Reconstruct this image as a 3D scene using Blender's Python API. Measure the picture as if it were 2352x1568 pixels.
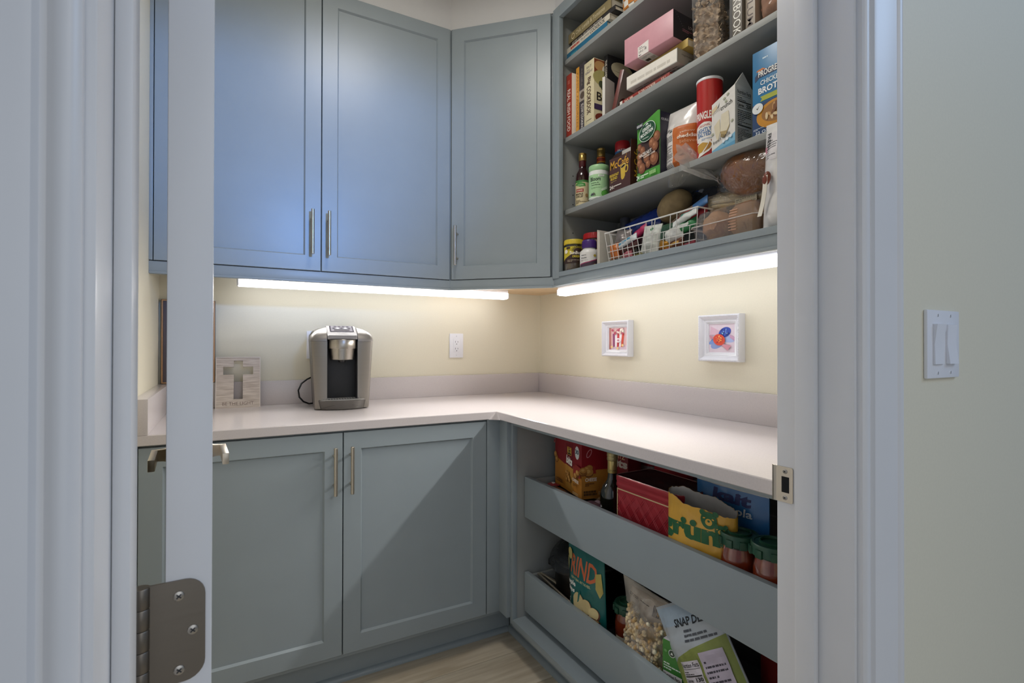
import bpy, bmesh, math, random
from mathutils import Vector, Matrix, noise
R = math.radians
scene = bpy.context.scene
for o in list(bpy.data.objects):
    bpy.data.objects.remove(o)
COL = scene.collection

# ---------------------------------------------------------------- camera, world, lights, exposure
CAM = Vector((-1.5246, -2.4213, 1.1724))
def make_camera():
    yaw, pit, rol = R(29.076), R(0.308), R(0.115)
    s, c = math.sin(yaw), math.cos(yaw)
    fw = Vector((s*math.cos(pit), c*math.cos(pit), math.sin(pit)))
    r = Vector((c, -s, 0)); u = r.cross(fw)
    r2 = r*math.cos(rol) + u*math.sin(rol); u2 = -r*math.sin(rol) + u*math.cos(rol)
    cd = bpy.data.cameras.new('camera'); co = bpy.data.objects.new('camera', cd); COL.objects.link(co)
    cd.sensor_fit = 'HORIZONTAL'; cd.sensor_width = 36.0; cd.lens = 36.0*1182.28/2352
    cd.clip_start = 0.02
    m = Matrix((r2, u2, -fw)).transposed().to_4x4(); m.translation = CAM
    co.matrix_world = m
    cd.dof.use_dof = True; cd.dof.focus_distance = 1.5; cd.dof.aperture_fstop = 14
    scene.camera = co
make_camera()
w = bpy.data.worlds.new('world'); scene.world = w; w.use_nodes = True
bg = w.node_tree.nodes['Background']
bg.inputs[0].default_value = (0.66, 0.79, 1.0, 1); bg.inputs[1].default_value = 0.23
scene.view_settings.view_transform = 'Standard'; scene.view_settings.look = 'None'
scene.view_settings.gamma = 1; scene.view_settings.use_curve_mapping = False
scene.view_settings.exposure = 0.0
def area(name, loc, target, sx, sy, power, col):
    l = bpy.data.lights.new(name, 'AREA'); l.shape = 'RECTANGLE'; l.size = sx; l.size_y = sy
    l.energy = power; l.color = col
    o = bpy.data.objects.new(name, l); COL.objects.link(o); o.location = loc
    o.rotation_euler = (Vector(target)-Vector(loc)).to_track_quat('-Z', 'Y').to_euler()
    return o
area('hall_skylight', (1.5, -3.9, 3.2), (.6, -2.0, 1.9), 1.0, 1.0, 26, (0.45, 0.66, 1.0))
area('hall_ceiling_lamp', (-0.5, -4.2, 2.62), (-0.5, -3.6, 0), 0.9, 0.9, 9, (1.0, 0.97, 0.93))
area('pantry_ceiling_lamp', (-1.0, -1.15, 2.70), (-1.0, -1.15, 0), 0.35, 0.35, 9, (1.0, 0.96, 0.9))
area('hall_added_fill', (-1.35, -3.3, 1.25), (-.6, -.9, .75), 1.1, 1.3, 4.3, (0.90, 0.95, 1.0))  # added soft fill to brighten the drawer contents, not a lamp of the hall
def spot(name, loc, target, size, blend, radius, power, col):
    l = bpy.data.lights.new(name, 'SPOT'); l.spot_size = R(size); l.spot_blend = blend; l.shadow_soft_size = radius
    l.energy = power; l.color = col
    o = bpy.data.objects.new(name, l); COL.objects.link(o); o.location = loc
    o.rotation_euler = (Vector(target)-Vector(loc)).to_track_quat('-Z', 'Y').to_euler()
spot('added_glow_spot', (-1.0, -2.45, 1.93), (-1.28, -0.32, 2.02), 50, 1.0, .05, 115, (0.16, 0.40, 1.0))  # added blue spot, cone shaped to put a daylight-like glow on the upper doors
BAR_STRENGTH = 5.0
BAR_THROW = (6.5, 9.5)

# ---------------------------------------------------------------- materials
def lin(h):
    if isinstance(h, str):
        h = h.lstrip('#'); c = [int(h[i:i+2], 16)/255 for i in (0, 2, 4)]
    else:
        c = [x/255 for x in h]
    return tuple(x/12.92 if x <= 0.04045 else ((x+0.055)/1.055)**2.4 for x in c)
_M = {}
def mat(col, rough=0.5, metal=0.0, var=0.04, scale=30, bump=0.0, coat=0.0, spec=0.5, name=None):
    key = (str(col), rough, metal, var, scale, bump, coat, spec)
    if key in _M: return _M[key]
    m = bpy.data.materials.new(name or 'paint_'+str(len(_M))); m.use_nodes = True
    nt = m.node_tree; b = nt.nodes['Principled BSDF']
    c = lin(col)
    b.inputs['Roughness'].default_value = rough; b.inputs['Metallic'].default_value = metal
    b.inputs['Specular IOR Level'].default_value = spec
    if coat:
        b.inputs['Coat Weight'].default_value = coat; b.inputs['Coat Roughness'].default_value = 0.08
    tc = nt.nodes.new('ShaderNodeTexCoord'); n = nt.nodes.new('ShaderNodeTexNoise')
    n.inputs['Scale'].default_value = scale; n.inputs['Detail'].default_value = 3
    nt.links.new(tc.outputs['Object'], n.inputs['Vector'])
    r = nt.nodes.new('ShaderNodeValToRGB'); r.color_ramp.elements[0].position = .3; r.color_ramp.elements[1].position = .7
    r.color_ramp.elements[0].color = tuple(x*(1-var) for x in c)+(1,)
    r.color_ramp.elements[1].color = tuple(min(1, x*(1+var)) for x in c)+(1,)
    nt.links.new(n.outputs['Fac'], r.inputs['Fac']); nt.links.new(r.outputs['Color'], b.inputs['Base Color'])
    if bump:
        bp = nt.nodes.new('ShaderNodeBump'); bp.inputs['Strength'].default_value = bump; bp.inputs['Distance'].default_value = 0.002
        nt.links.new(n.outputs['Fac'], bp.inputs['Height']); nt.links.new(bp.outputs['Normal'], b.inputs['Normal'])
    _M[key] = m; return m
def ink(col): return mat(col, 0.5, 0, 0.03, 60)
def film(tint, clear=0.75, rough=0.12, name='film', wrinkle=0.0, scale=40):
    key = ('film', str(tint), clear, rough, wrinkle)
    if key in _M: return _M[key]
    m = bpy.data.materials.new(name); m.use_nodes = True; nt = m.node_tree
    b = nt.nodes['Principled BSDF']; out = nt.nodes['Material Output']
    b.inputs['Base Color'].default_value = lin(tint)+(1,); b.inputs['Roughness'].default_value = rough
    t = nt.nodes.new('ShaderNodeBsdfTransparent'); t.inputs[0].default_value = tuple(0.5+0.5*x for x in lin(tint))+(1,)
    mx = nt.nodes.new('ShaderNodeMixShader')
    n = nt.nodes.new('ShaderNodeTexNoise'); n.inputs['Scale'].default_value = scale; n.inputs['Detail'].default_value = 4
    tc = nt.nodes.new('ShaderNodeTexCoord'); nt.links.new(tc.outputs['Object'], n.inputs['Vector'])
    mr = nt.nodes.new('ShaderNodeMapRange'); mr.inputs['From Min'].default_value = .35; mr.inputs['From Max'].default_value = .65
    mr.inputs['To Min'].default_value = max(0, 1-clear-0.12); mr.inputs['To Max'].default_value = min(1, 1-clear+0.12)
    nt.links.new(n.outputs['Fac'], mr.inputs['Value']); nt.links.new(mr.outputs['Result'], mx.inputs['Fac'])
    if wrinkle:
        bp = nt.nodes.new('ShaderNodeBump'); bp.inputs['Strength'].default_value = wrinkle; bp.inputs['Distance'].default_value = .004
        nt.links.new(n.outputs['Fac'], bp.inputs['Height']); nt.links.new(bp.outputs['Normal'], b.inputs['Normal'])
    nt.links.new(t.outputs[0], mx.inputs[1]); nt.links.new(b.outputs[0], mx.inputs[2]); nt.links.new(mx.outputs[0], out.inputs['Surface'])
    _M[key] = m; return m
def glossy(tint='#f2f4f2', base=.05, edge=.45, rough=.05, haze=.0, name='clear_glass', wrinkle=0.0, scale=40):
    key = ('gl', tint, base, edge, rough, haze, wrinkle, scale)
    if key in _M: return _M[key]
    m = bpy.data.materials.new(name); m.use_nodes = True; nt = m.node_tree
    b = nt.nodes['Principled BSDF']; out = nt.nodes['Material Output']; nt.nodes.remove(b)
    t = nt.nodes.new('ShaderNodeBsdfTransparent'); t.inputs[0].default_value = lin(tint)+(1,)
    g = nt.nodes.new('ShaderNodeBsdfGlossy'); g.inputs['Roughness'].default_value = rough; g.inputs[0].default_value = (.9, .9, .9, 1)
    lw = nt.nodes.new('ShaderNodeLayerWeight'); lw.inputs[0].default_value = .35
    mr = nt.nodes.new('ShaderNodeMapRange'); mr.inputs['To Min'].default_value = base; mr.inputs['To Max'].default_value = edge
    nt.links.new(lw.outputs['Facing'], mr.inputs['Value'])
    mx = nt.nodes.new('ShaderNodeMixShader'); nt.links.new(mr.outputs['Result'], mx.inputs[0]); nt.links.new(t.outputs[0], mx.inputs[1]); nt.links.new(g.outputs[0], mx.inputs[2])
    last = mx
    if haze:
        d = nt.nodes.new('ShaderNodeBsdfDiffuse'); d.inputs[0].default_value = (.8, .8, .8, 1); m2 = nt.nodes.new('ShaderNodeMixShader'); m2.inputs[0].default_value = haze
        nt.links.new(mx.outputs[0], m2.inputs[1]); nt.links.new(d.outputs[0], m2.inputs[2]); last = m2
    if wrinkle:
        tc = nt.nodes.new('ShaderNodeTexCoord'); n = nt.nodes.new('ShaderNodeTexNoise'); n.inputs['Scale'].default_value = scale; n.inputs['Detail'].default_value = 3; n.inputs['Distortion'].default_value = 1.2
        nt.links.new(tc.outputs['Object'], n.inputs['Vector'])
        bp = nt.nodes.new('ShaderNodeBump'); bp.inputs['Strength'].default_value = wrinkle; bp.inputs['Distance'].default_value = .008
        nt.links.new(n.outputs['Fac'], bp.inputs['Height']); nt.links.new(bp.outputs['Normal'], g.inputs['Normal']); nt.links.new(bp.outputs['Normal'], lw.inputs['Normal'])
    nt.links.new(last.outputs[0], out.inputs['Surface'])
    _M[key] = m; return m
def emit(col, st, name):
    m = bpy.data.materials.new(name); m.use_nodes = True; nt = m.node_tree
    b = nt.nodes['Principled BSDF']; b.inputs['Base Color'].default_value = (.9, .9, .9, 1)
    b.inputs['Emission Color'].default_value = lin(col)+(1,); b.inputs['Emission Strength'].default_value = st
    return m
def brushed(col, name, sx=(400, 400, 6), rough=.32):
    m = bpy.data.materials.new(name); m.use_nodes = True; nt = m.node_tree; b = nt.nodes['Principled BSDF']
    tc = nt.nodes.new('ShaderNodeTexCoord'); mp = nt.nodes.new('ShaderNodeMapping'); mp.inputs['Scale'].default_value = sx
    n = nt.nodes.new('ShaderNodeTexNoise'); n.inputs['Scale'].default_value = 1; n.inputs['Detail'].default_value = 2
    nt.links.new(tc.outputs['Object'], mp.inputs[0]); nt.links.new(mp.outputs[0], n.inputs['Vector'])
    mr = nt.nodes.new('ShaderNodeMapRange'); mr.inputs['To Min'].default_value = rough-.08; mr.inputs['To Max'].default_value = rough+.1
    nt.links.new(n.outputs['Fac'], mr.inputs['Value']); nt.links.new(mr.outputs['Result'], b.inputs['Roughness'])
    b.inputs['Base Color'].default_value = lin(col)+(1,); b.inputs['Metallic'].default_value = 1
    return m
def quartz_mat():
    m = bpy.data.materials.new('speckled_quartz'); m.use_nodes = True; nt = m.node_tree; b = nt.nodes['Principled BSDF']
    tc = nt.nodes.new('ShaderNodeTexCoord'); v = nt.nodes.new('ShaderNodeTexVoronoi'); v.inputs['Scale'].default_value = 90
    nt.links.new(tc.outputs['Object'], v.inputs['Vector'])
    r = nt.nodes.new('ShaderNodeValToRGB'); e = r.color_ramp.elements
    e[0].position = 0.06; e[0].color = lin('#a59c98')+(1,); e[1].position = .12; e[1].color = lin('#cfc7c6')+(1,)
    nt.links.new(v.outputs['Distance'], r.inputs['Fac'])
    n = nt.nodes.new('ShaderNodeTexNoise'); n.inputs['Scale'].default_value = 260; nt.links.new(tc.outputs['Object'], n.inputs['Vector'])
    mx = nt.nodes.new('ShaderNodeMix'); mx.data_type = 'RGBA'; mx.blend_type = 'MULTIPLY'; mx.inputs[0].default_value = .25
    nt.links.new(r.outputs['Color'], mx.inputs[6]); nt.links.new(n.outputs['Fac'], mx.inputs[7]); 
    mx2 = nt.nodes.new('ShaderNodeMix'); mx2.data_type = 'RGBA'; mx2.inputs[0].default_value = .6; mx2.inputs[6].default_value = lin('#cfc7c6')+(1,)
    nt.links.new(mx.outputs[2], mx2.inputs[7]); mx2.inputs[0].default_value = .45
    nt.links.new(mx2.outputs[2], b.inputs['Base Color']); b.inputs['Roughness'].default_value = .16
    return m
def plank_mat():
    m = bpy.data.materials.new('pale_oak_plank'); m.use_nodes = True; nt = m.node_tree; b = nt.nodes['Principled BSDF']
    tc = nt.nodes.new('ShaderNodeTexCoord'); oi = nt.nodes.new('ShaderNodeObjectInfo')
    mp = nt.nodes.new('ShaderNodeMapping'); mp.inputs['Scale'].default_value = (3, 38, 3)
    ad = nt.nodes.new('ShaderNodeVectorMath'); ad.operation = 'ADD'
    nt.links.new(tc.outputs['Object'], ad.inputs[0]); nt.links.new(oi.outputs['Random'], ad.inputs[1]); nt.links.new(ad.outputs[0], mp.inputs[0])
    n = nt.nodes.new('ShaderNodeTexNoise'); n.inputs['Scale'].default_value = 1; n.inputs['Detail'].default_value = 6; n.inputs['Distortion'].default_value = .6
    nt.links.new(mp.outputs[0], n.inputs['Vector'])
    r = nt.nodes.new('ShaderNodeValToRGB'); e = r.color_ramp.elements
    e[0].position = .3; e[0].color = lin('#b3a48d')+(1,); e[1].position = .7; e[1].color = lin('#d3c8b4')+(1,)
    nt.links.new(n.outputs['Fac'], r.inputs['Fac']); nt.links.new(r.outputs['Color'], b.inputs['Base Color'])
    b.inputs['Roughness'].default_value = .45
    return m
def sign_wood():
    m = bpy.data.materials.new('whitewashed_wood'); m.use_nodes = True; nt = m.node_tree; b = nt.nodes['Principled BSDF']
    tc = nt.nodes.new('ShaderNodeTexCoord'); mp = nt.nodes.new('ShaderNodeMapping'); mp.inputs['Scale'].default_value = (14, 14, 160)
    n = nt.nodes.new('ShaderNodeTexNoise'); n.inputs['Scale'].default_value = 1; n.inputs['Detail'].default_value = 5
    nt.links.new(tc.outputs['Object'], mp.inputs[0]); nt.links.new(mp.outputs[0], n.inputs['Vector'])
    r = nt.nodes.new('ShaderNodeValToRGB'); e = r.color_ramp.elements
    e[0].position = .32; e[0].color = lin('#b5a79c')+(1,); e[1].position = .62; e[1].color = lin('#d8cdc3')+(1,)
    nt.links.new(n.outputs['Fac'], r.inputs['Fac']); nt.links.new(r.outputs['Color'], b.inputs['Base Color'])
    b.inputs['Roughness'].default_value = .6
    return m
CAB = mat('#909a9f', .36, 0, .02, 8, name='grey_blue_cabinet_paint')
CABIN = mat('#939694', .5, 0, .02, 8, name='grey_cabinet_interior')
CREAM = mat('#e0d9c3', .55, 0, .015, 180, .06, name='cream_wall_paint')
WHITE = mat('#dad9d9', .35, 0, .01, 12, name='white_trim_paint')
CEIL = mat('#e2e2dd', .7, 0, .01, 60, .05, name='ceiling_paint')
PLASTIC = mat('#e6e6ea', .3, 0, .01, 30, name='white_plastic')
QUARTZ = quartz_mat(); PLANK = plank_mat(); SIGNW = sign_wood()
NICKEL = brushed('#c2b8a8', 'brushed_nickel'); HINGE = brushed('#857d73', 'satin_hinge', (4, 4, 260), .42); SILVER = brushed('#8b8680', 'brushed_silver', (6, 6, 300), .42)
STEEL = brushed('#b0aaa2', 'bright_steel', (300, 300, 5), .3)
BLACK = mat('#141416', .4); DARK = mat('#2c2d31', .5); GAP = mat('#0c0c0c', .9)
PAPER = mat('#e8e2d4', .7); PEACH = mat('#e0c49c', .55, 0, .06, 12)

# ---------------------------------------------------------------- mesh helpers
class MB:
    def __init__(s): s.bm = bmesh.new(); s.mats = []
    def mi(s, m):
        if m not in s.mats: s.mats.append(m)
        return s.mats.index(m)
    def face(s, pts, m):
        vs = [s.bm.verts.new(p) for p in pts]
        try: f = s.bm.faces.new(vs); f.material_index = s.mi(m); return f
        except ValueError: return None
    def box(s, x0, x1, y0, y1, z0, z1, m, bev=0, M=None):
        r = bmesh.ops.create_cube(s.bm, size=1)
        vs = r['verts']
        for v in vs:
            v.co = Vector((x0+(v.co.x+.5)*(x1-x0), y0+(v.co.y+.5)*(y1-y0), z0+(v.co.z+.5)*(z1-z0)))
        fs = {f for v in vs for f in v.link_faces}
        i = s.mi(m)
        for f in fs: f.material_index = i
        if bev:
            es = list({e for v in vs for e in v.link_edges})
            rr = bmesh.ops.bevel(s.bm, geom=es, offset=bev, segments=2, affect='EDGES', profile=.6)
            for f in rr['faces']: f.material_index = i
            vs = list({v for f in rr['faces'] for v in f.verts} | {v for v in vs if v.is_valid})
            fs2 = set()
            for v in vs: fs2 |= set(v.link_faces)
            for f in fs2: f.material_index = i
            vs = list({v for f in fs2 for v in f.verts})
        if M is not None:
            for v in vs: v.co = M @ v.co
        return s
    def prism(s, pts, vec, m, capm=None):
        """extrude a planar 3D polygon along vec"""
        vec = Vector(vec); a = [s.bm.verts.new(Vector(p)) for p in pts]; b = [s.bm.verts.new(Vector(p)+vec) for p in pts]
        n = len(pts); i = s.mi(m); j = s.mi(capm or m)
        for k in range(n):
            f = s.bm.faces.new((a[k], a[(k+1) % n], b[(k+1) % n], b[k])); f.material_index = i
        f = s.bm.faces.new(a[::-1]); f.material_index = j
        f = s.bm.faces.new(b); f.material_index = j
        return s
    def loft(s, rings, m, cap0=True, cap1=True, closed=True):
        i = s.mi(m); vr = [[s.bm.verts.new(Vector(p)) for p in r] for r in rings]
        for a, b in zip(vr[:-1], vr[1:]):
            n = len(a)
            for k in range(n if closed else n-1):
                f = s.bm.faces.new((a[k], a[(k+1) % n], b[(k+1) % n], b[k])); f.material_index = i
        if cap0: f = s.bm.faces.new(vr[0][::-1]); f.material_index = i
        if cap1: f = s.bm.faces.new(vr[-1]); f.material_index = i
        return s
    def lathe(s, prof, m, seg=28, c=(0, 0, 0), cap0=True, cap1=True, M=None, sy=1.0):
        rings = []
        for r, z in prof:
            ring = []
            for k in range(seg):
                a = 2*math.pi*k/seg; p = Vector((c[0]+r*math.cos(a), c[1]+sy*r*math.sin(a), c[2]+z))
                ring.append(M @ p if M is not None else p)
            rings.append(ring)
        return s.loft(rings, m, cap0, cap1)
    def tube(s, pts, r, m, seg=8, closed=False):
        pts = [Vector(p) for p in pts]; rings = []; n = len(pts); up = Vector((0, 0, 1)); prev = None
        for k, p in enumerate(pts):
            d = (pts[min(k+1, n-1)]-pts[max(k-1, 0)]).normalized()
            a = d.cross(up if abs(d.z) < .95 else Vector((1, 0, 0))).normalized()
            if prev is not None:
                a2 = (prev-d*prev.dot(d))
                if a2.length > 1e-4: a = a2.normalized()
            prev = a; b = d.cross(a)
            rr = r[k] if isinstance(r, (list, tuple)) else r
            rings.append([p+rr*(a*math.cos(2*math.pi*q/seg)+b*math.sin(2*math.pi*q/seg)) for q in range(seg)])
        return s.loft(rings, m)
    def grid(s, fn, nu, nv, m):
        i = s.mi(m); V = [[s.bm.verts.new(fn(a/nu, b/nv)) for a in range(nu+1)] for b in range(nv+1)]
        for b in range(nv):
            for a in range(nu):
                f = s.bm.faces.new((V[b][a], V[b][a+1], V[b+1][a+1], V[b+1][a])); f.material_index = i
        return s
    def blob(s, c, r, m, sub=2, amp=.15, f=1.5, seed=0, M=None):
        c = Vector(c); r = Vector(r) if not isinstance(r, (int, float)) else Vector((r, r, r))
        q = bmesh.ops.create_icosphere(s.bm, subdivisions=sub, radius=1)
        i = s.mi(m)
        for v in q['verts']:
            d = v.co.normalized(); k = 1+amp*noise.noise(d*f+Vector((seed*3.1, seed*1.7, seed)))
            p = Vector((d.x*r.x*k, d.y*r.y*k, d.z*r.z*k))
            v.co = c+(M @ p if M is not None else p)
        for v in q['verts']:
            for fc in v.link_faces: fc.material_index = i
        return s
    def build(s, name, parent=None, smooth=True, ang=38, loc=None, rot=None, recalc=True):
        if recalc: bmesh.ops.recalc_face_normals(s.bm, faces=s.bm.faces)
        me = bpy.data.meshes.new(name); s.bm.to_mesh(me); s.bm.free()
        for m in s.mats: me.materials.append(m)
        if smooth and len(me.polygons):
            me.polygons.foreach_set('use_smooth', [True]*len(me.polygons)); me.set_sharp_from_angle(angle=R(ang))
        o = bpy.data.objects.new(name, me); COL.objects.link(o)
        if parent is not None: o.parent = parent
        if loc is not None: o.location = loc
        if rot is not None: o.rotation_euler = rot
        return o
def thing(name, label, cat, loc=(0, 0, 0), rz=0, group=None, rot=None):
    o = bpy.data.objects.new(name, None); COL.objects.link(o); o.empty_display_size = .05
    o.location = loc; o.rotation_euler = rot if rot is not None else (0, 0, R(rz))
    return tag(o, label, cat, group)
def tag(o, label=None, cat=None, group=None, kind=None):
    if label: o['label'] = label
    if cat: o['category'] = cat
    if group: o['group'] = group
    if kind: o['kind'] = kind
    return o
def struct(o, label=None):
    o['kind'] = 'structure'
    if label: o['label'] = label
    return o
def bx(name, parent, a, m, bev=0):
    return MB().box(*a, m, bev).build(name, parent)

# ---------------------------------------------------------------- flat print
_T = {}
def glyphs(s, bold):
    k = (s, bold)
    if k not in _T:
        cu = bpy.data.curves.new('t', 'FONT'); cu.body = s; cu.resolution_u = 2; cu.offset = bold; cu.size = 1
        ob = bpy.data.objects.new('t', cu); me = bpy.data.meshes.new_from_object(ob)
        vs = [(v.co.x, v.co.y) for v in me.vertices]; fs = [tuple(p.vertices) for p in me.polygons]
        bpy.data.objects.remove(ob); bpy.data.curves.remove(cu); bpy.data.meshes.remove(me)
        _T[k] = (vs, fs)
    return _T[k]
class Print:
    """flat print laid on a surface S(u, v, lift)"""
    def __init__(s, S, step=.00015, n=1, cut=.007): s.cut = cut; s.S = S; s.mb = MB(); s.k = 1; s.step = step; s.n = n
    def P(s, u, v): return s.S(u, v, s.k*s.step)
    def tris(s, vs, fs, m):
        """2D faces laid on the surface, cut fine where it is curved"""
        i = s.mb.mi(m)
        if s.n == 1:
            out = [s.mb.bm.verts.new(s.P(*v)) for v in vs]
            for f in fs:
                try: s.mb.bm.faces.new([out[k] for k in f]).material_index = i
                except ValueError: pass
        else:
            b = bmesh.new(); q = [b.verts.new((v[0], v[1], 0)) for v in vs]
            for f in fs:
                try: b.faces.new([q[k] for k in f])
                except ValueError: pass
            for _ in range(7):
                bmesh.ops.triangulate(b, faces=b.faces)
                es = [e for e in b.edges if e.calc_length() > s.cut]
                if not es: break
                bmesh.ops.subdivide_edges(b, edges=es, cuts=1, use_grid_fill=False)
            bmesh.ops.triangulate(b, faces=b.faces)
            b.verts.index_update(); out = [s.mb.bm.verts.new(s.P(v.co.x, v.co.y)) for v in b.verts]
            for f in b.faces:
                try: s.mb.bm.faces.new([out[v.index] for v in f.verts]).material_index = i
                except ValueError: pass
            b.free()
        s.k += 1; return s
    def mt(s, col): return ink(col) if isinstance(col, (str, tuple)) else col
    def rect(s, u0, v0, u1, v1, col): return s.tris([(u0, v0), (u1, v0), (u1, v1), (u0, v1)], [(0, 1, 2, 3)], s.mt(col))
    def poly(s, pts, col): return s.tris(pts, [tuple(range(len(pts)))], s.mt(col))
    def ell(s, cx, cy, rx, ry, col, rot=0, seg=20):
        c, q = math.cos(R(rot)), math.sin(R(rot)); pts = []
        for k in range(seg):
            a = 2*math.pi*k/seg; x, y = rx*math.cos(a), ry*math.sin(a); pts.append((cx+x*c-y*q, cy+x*q+y*c))
        return s.poly(pts, col)
    def text(s, t, x, y, w, h, col, rot=0, bold=.0, shear=0.0):
        vs, fs = glyphs(t, bold)
        if not vs: return s
        x0 = min(v[0] for v in vs); x1 = max(v[0] for v in vs); y0 = min(v[1] for v in vs); y1 = max(v[1] for v in vs)
        c, q = math.cos(R(rot)), math.sin(R(rot)); out = []
        for v in vs:
            a = (v[0]-x0)/max(1e-6, x1-x0)*w; b = (v[1]-y0)/max(1e-6, y1-y0)*h
            a += shear*b; out.append((x+a*c-b*q, y+a*q+b*c))
        return s.tris(out, fs, s.mt(col))
    def lines(s, x, y, w, h, n, col, seed=0, th=.35):
        """rows of fine print, y is the bottom"""
        rg = random.Random(seed); m = ink(col); d = h/n; old = s.n; s.n = 1
        for k in range(n):
            a = x; yy = y+d*k
            while a < x+w*.96:
                l = min(rg.uniform(.06, .22)*w, x+w-a); s.mb.face([s.P(a, yy), s.P(a+l, yy), s.P(a+l, yy+d*th), s.P(a, yy+d*th)], m); a += l+w*.025
                if rg.random() < .12: break
        s.k += 1; s.n = old; return s
    def build(s, name, parent): return s.mb.build(name, parent, smooth=False, recalc=False)
def face_front(y=0.0): return lambda u, v, l: Vector((u, y-l, v))          # faces local -Y
def face_right(x, d0=0.0): return lambda u, v, l: Vector((x+l, d0+u, v))     # faces local +X, u runs into depth
def face_left(x, d0=0.0): return lambda u, v, l: Vector((x-l, d0-u, v))
def face_bottom(z): return lambda u, v, l: Vector((u, v, z-l))
def face_top(z): return lambda u, v, l: Vector((u, v, z+l))
def face_cyl(r, a0=-90): return lambda u, v, l: Vector(((r+l)*math.cos(R(a0)+u/r), (r+l)*math.sin(R(a0)+u/r), v))
def facts(p, u, v, w, h, cal, fg='#1c1a1c', bgc='#e9e4e4', head='Nutrition Facts', seed=1):
    """a nutrition panel, (u, v) its lower left corner"""
    p.rect(u, v, u+w, v+h, bgc)
    p.text(head, u+w*.05, v+h*.9, w*.9, h*.07, fg, bold=.02)
    p.rect(u+w*.05, v+h*.872, u+w*.95, v+h*.878, fg)
    p.lines(u+w*.05, v+h*.79, w*.75, h*.07, 2, fg, seed)
    p.rect(u+w*.05, v+h*.755, u+w*.95, v+h*.775, fg)
    p.text('Calories', u+w*.05, v+h*.675, w*.42, h*.055, fg, bold=.02)
    p.text(cal, u+w*.62, v+h*.675, w*.33, h*.065, fg, bold=.03)
    p.rect(u+w*.05, v+h*.65, u+w*.95, v+h*.658, fg)
    p.lines(u+w*.05, v+h*.36, w*.88, h*.27, 8, fg, seed+1)
    p.rect(u+w*.05, v+h*.325, u+w*.95, v+h*.345, fg)
    p.lines(u+w*.05, v+h*.04, w*.9, h*.26, 9, fg, seed+2)
# ================================================================ room shell
ZC = 0.914; DA = 0.6573; DB = 0.6126
XL = -1.7527; YF = -1.885; YO = -2.006
XJL, XJR = -1.597, -0.72
def shell():
    f = struct(MB().box(-3.4, 2.6, -5.2, .12, -.06, -.006, mat('#6d6152', .8)).build('floor'))
    pw, pl = .195, 1.22
    me = None; rg = random.Random(4); k = 0; y = .075
    while y > -4.2:
        x = -3.0+rg.uniform(-.9, 0)
        while x < 1.6:
            if me is None:
                o = MB().box(.001, pl-.001, .001, pw-.001, -.006, 0, PLANK, .0012).build('plank', f); me = o.data
            else:
                o = bpy.data.objects.new('plank', me); COL.objects.link(o); o.parent = f
            o.location = (x, y-pw, 0); x += pl; k += 1
        y -= pw
    struct(MB().box(-1.86, .1, 0, .1, 0, 2.74, CREAM).build('wall_back'))
    struct(MB().box(0, .1, YF, 0, 0, 2.74, CREAM).build('wall_right'))
    struct(MB().box(XL-.1, XL, YF, 0, 0, 2.74, CREAM).build('wall_left'))
    m = MB(); m.box(-3.4, XJL-.02, YO, YF, 0, 2.74, CREAM); m.box(XJR+.02, 2.6, YO, YF, 0, 2.74, CREAM)
    m.box(XJL-.02, XJR+.02, YO, YF, 2.06, 2.74, CREAM)
    struct(m.build('wall_front'))
    struct(MB().box(-1.86, .1, YO, .1, 2.74, 2.84, CEIL).build('ceiling'))
shell()

def shaker(w, h, th=.02, rail=.057, rec=.009):
    """framed door, front on local y=0, lower left corner at the origin"""
    def ring(i, y): return [(i, y, i), (w-i, y, i), (w-i, y, h-i), (i, y, h-i)]
    m = MB()
    m.loft([ring(0, th), ring(0, .0012), ring(.0012, 0), ring(rail, 0), ring(rail+.005, rec)], CAB, True, True)
    return m
def pull(parent, x, z, L, name='bar_handle', so=.032):
    """bar handle standing off the front y=0"""
    m = MB(); r = .006
    m.lathe([(.0, 0), (r*.85, 0), (r, .001), (r, L-.001), (r*.85, L), (0, L)], NICKEL, 16, (x, -so, z-L/2), False, False)
    for s in (-1, 1):
        zz = z+s*L*.31
        m.tube([(x, 0, zz), (x, -so, zz)], .0045, NICKEL, 10)
    return m.build(name, parent)

# ================================================================ wall cabinets
ZD, ZT, ZTOP, ZU = 1.4548, 1.4085, 2.553, 1.4442
def upper_pair():
    t = thing('wall_cabinet', 'long grey-blue double-door wall cabinet on the back wall above the coffee maker', 'cabinet', (XL, -.2984, ZU))
    x1 = -.6651-XL
    MB().box(0, x1, 0, .2984, 0, 2.56-ZU, CAB, .0008).build('cabinet_body', t)
    MB().box(0, .011, -.019, 0, ZD-ZU, 2.553-ZU, CAB, .0008).build('filler_strip', t)
    for a, b, hx in ((.0135, .5485, .5147), (.5520, x1-.0035, .5750)):
        d = shaker(b-a, ZTOP-ZD).build('door', t, loc=(a, -.0205, ZD-ZU))
        pull(d, hx-a, 1.599-ZD, .171)
    m = MB(); m.box(0, x1+.004, -.0165, .002, ZT-ZU+.004, ZD-ZU-.003, CAB, .0008)
    m.box(0, x1+.008, -.020, .002, ZT-ZU, ZT-ZU+.009, CAB, .003); m.build('light_rail', t)
upper_pair()
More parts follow.
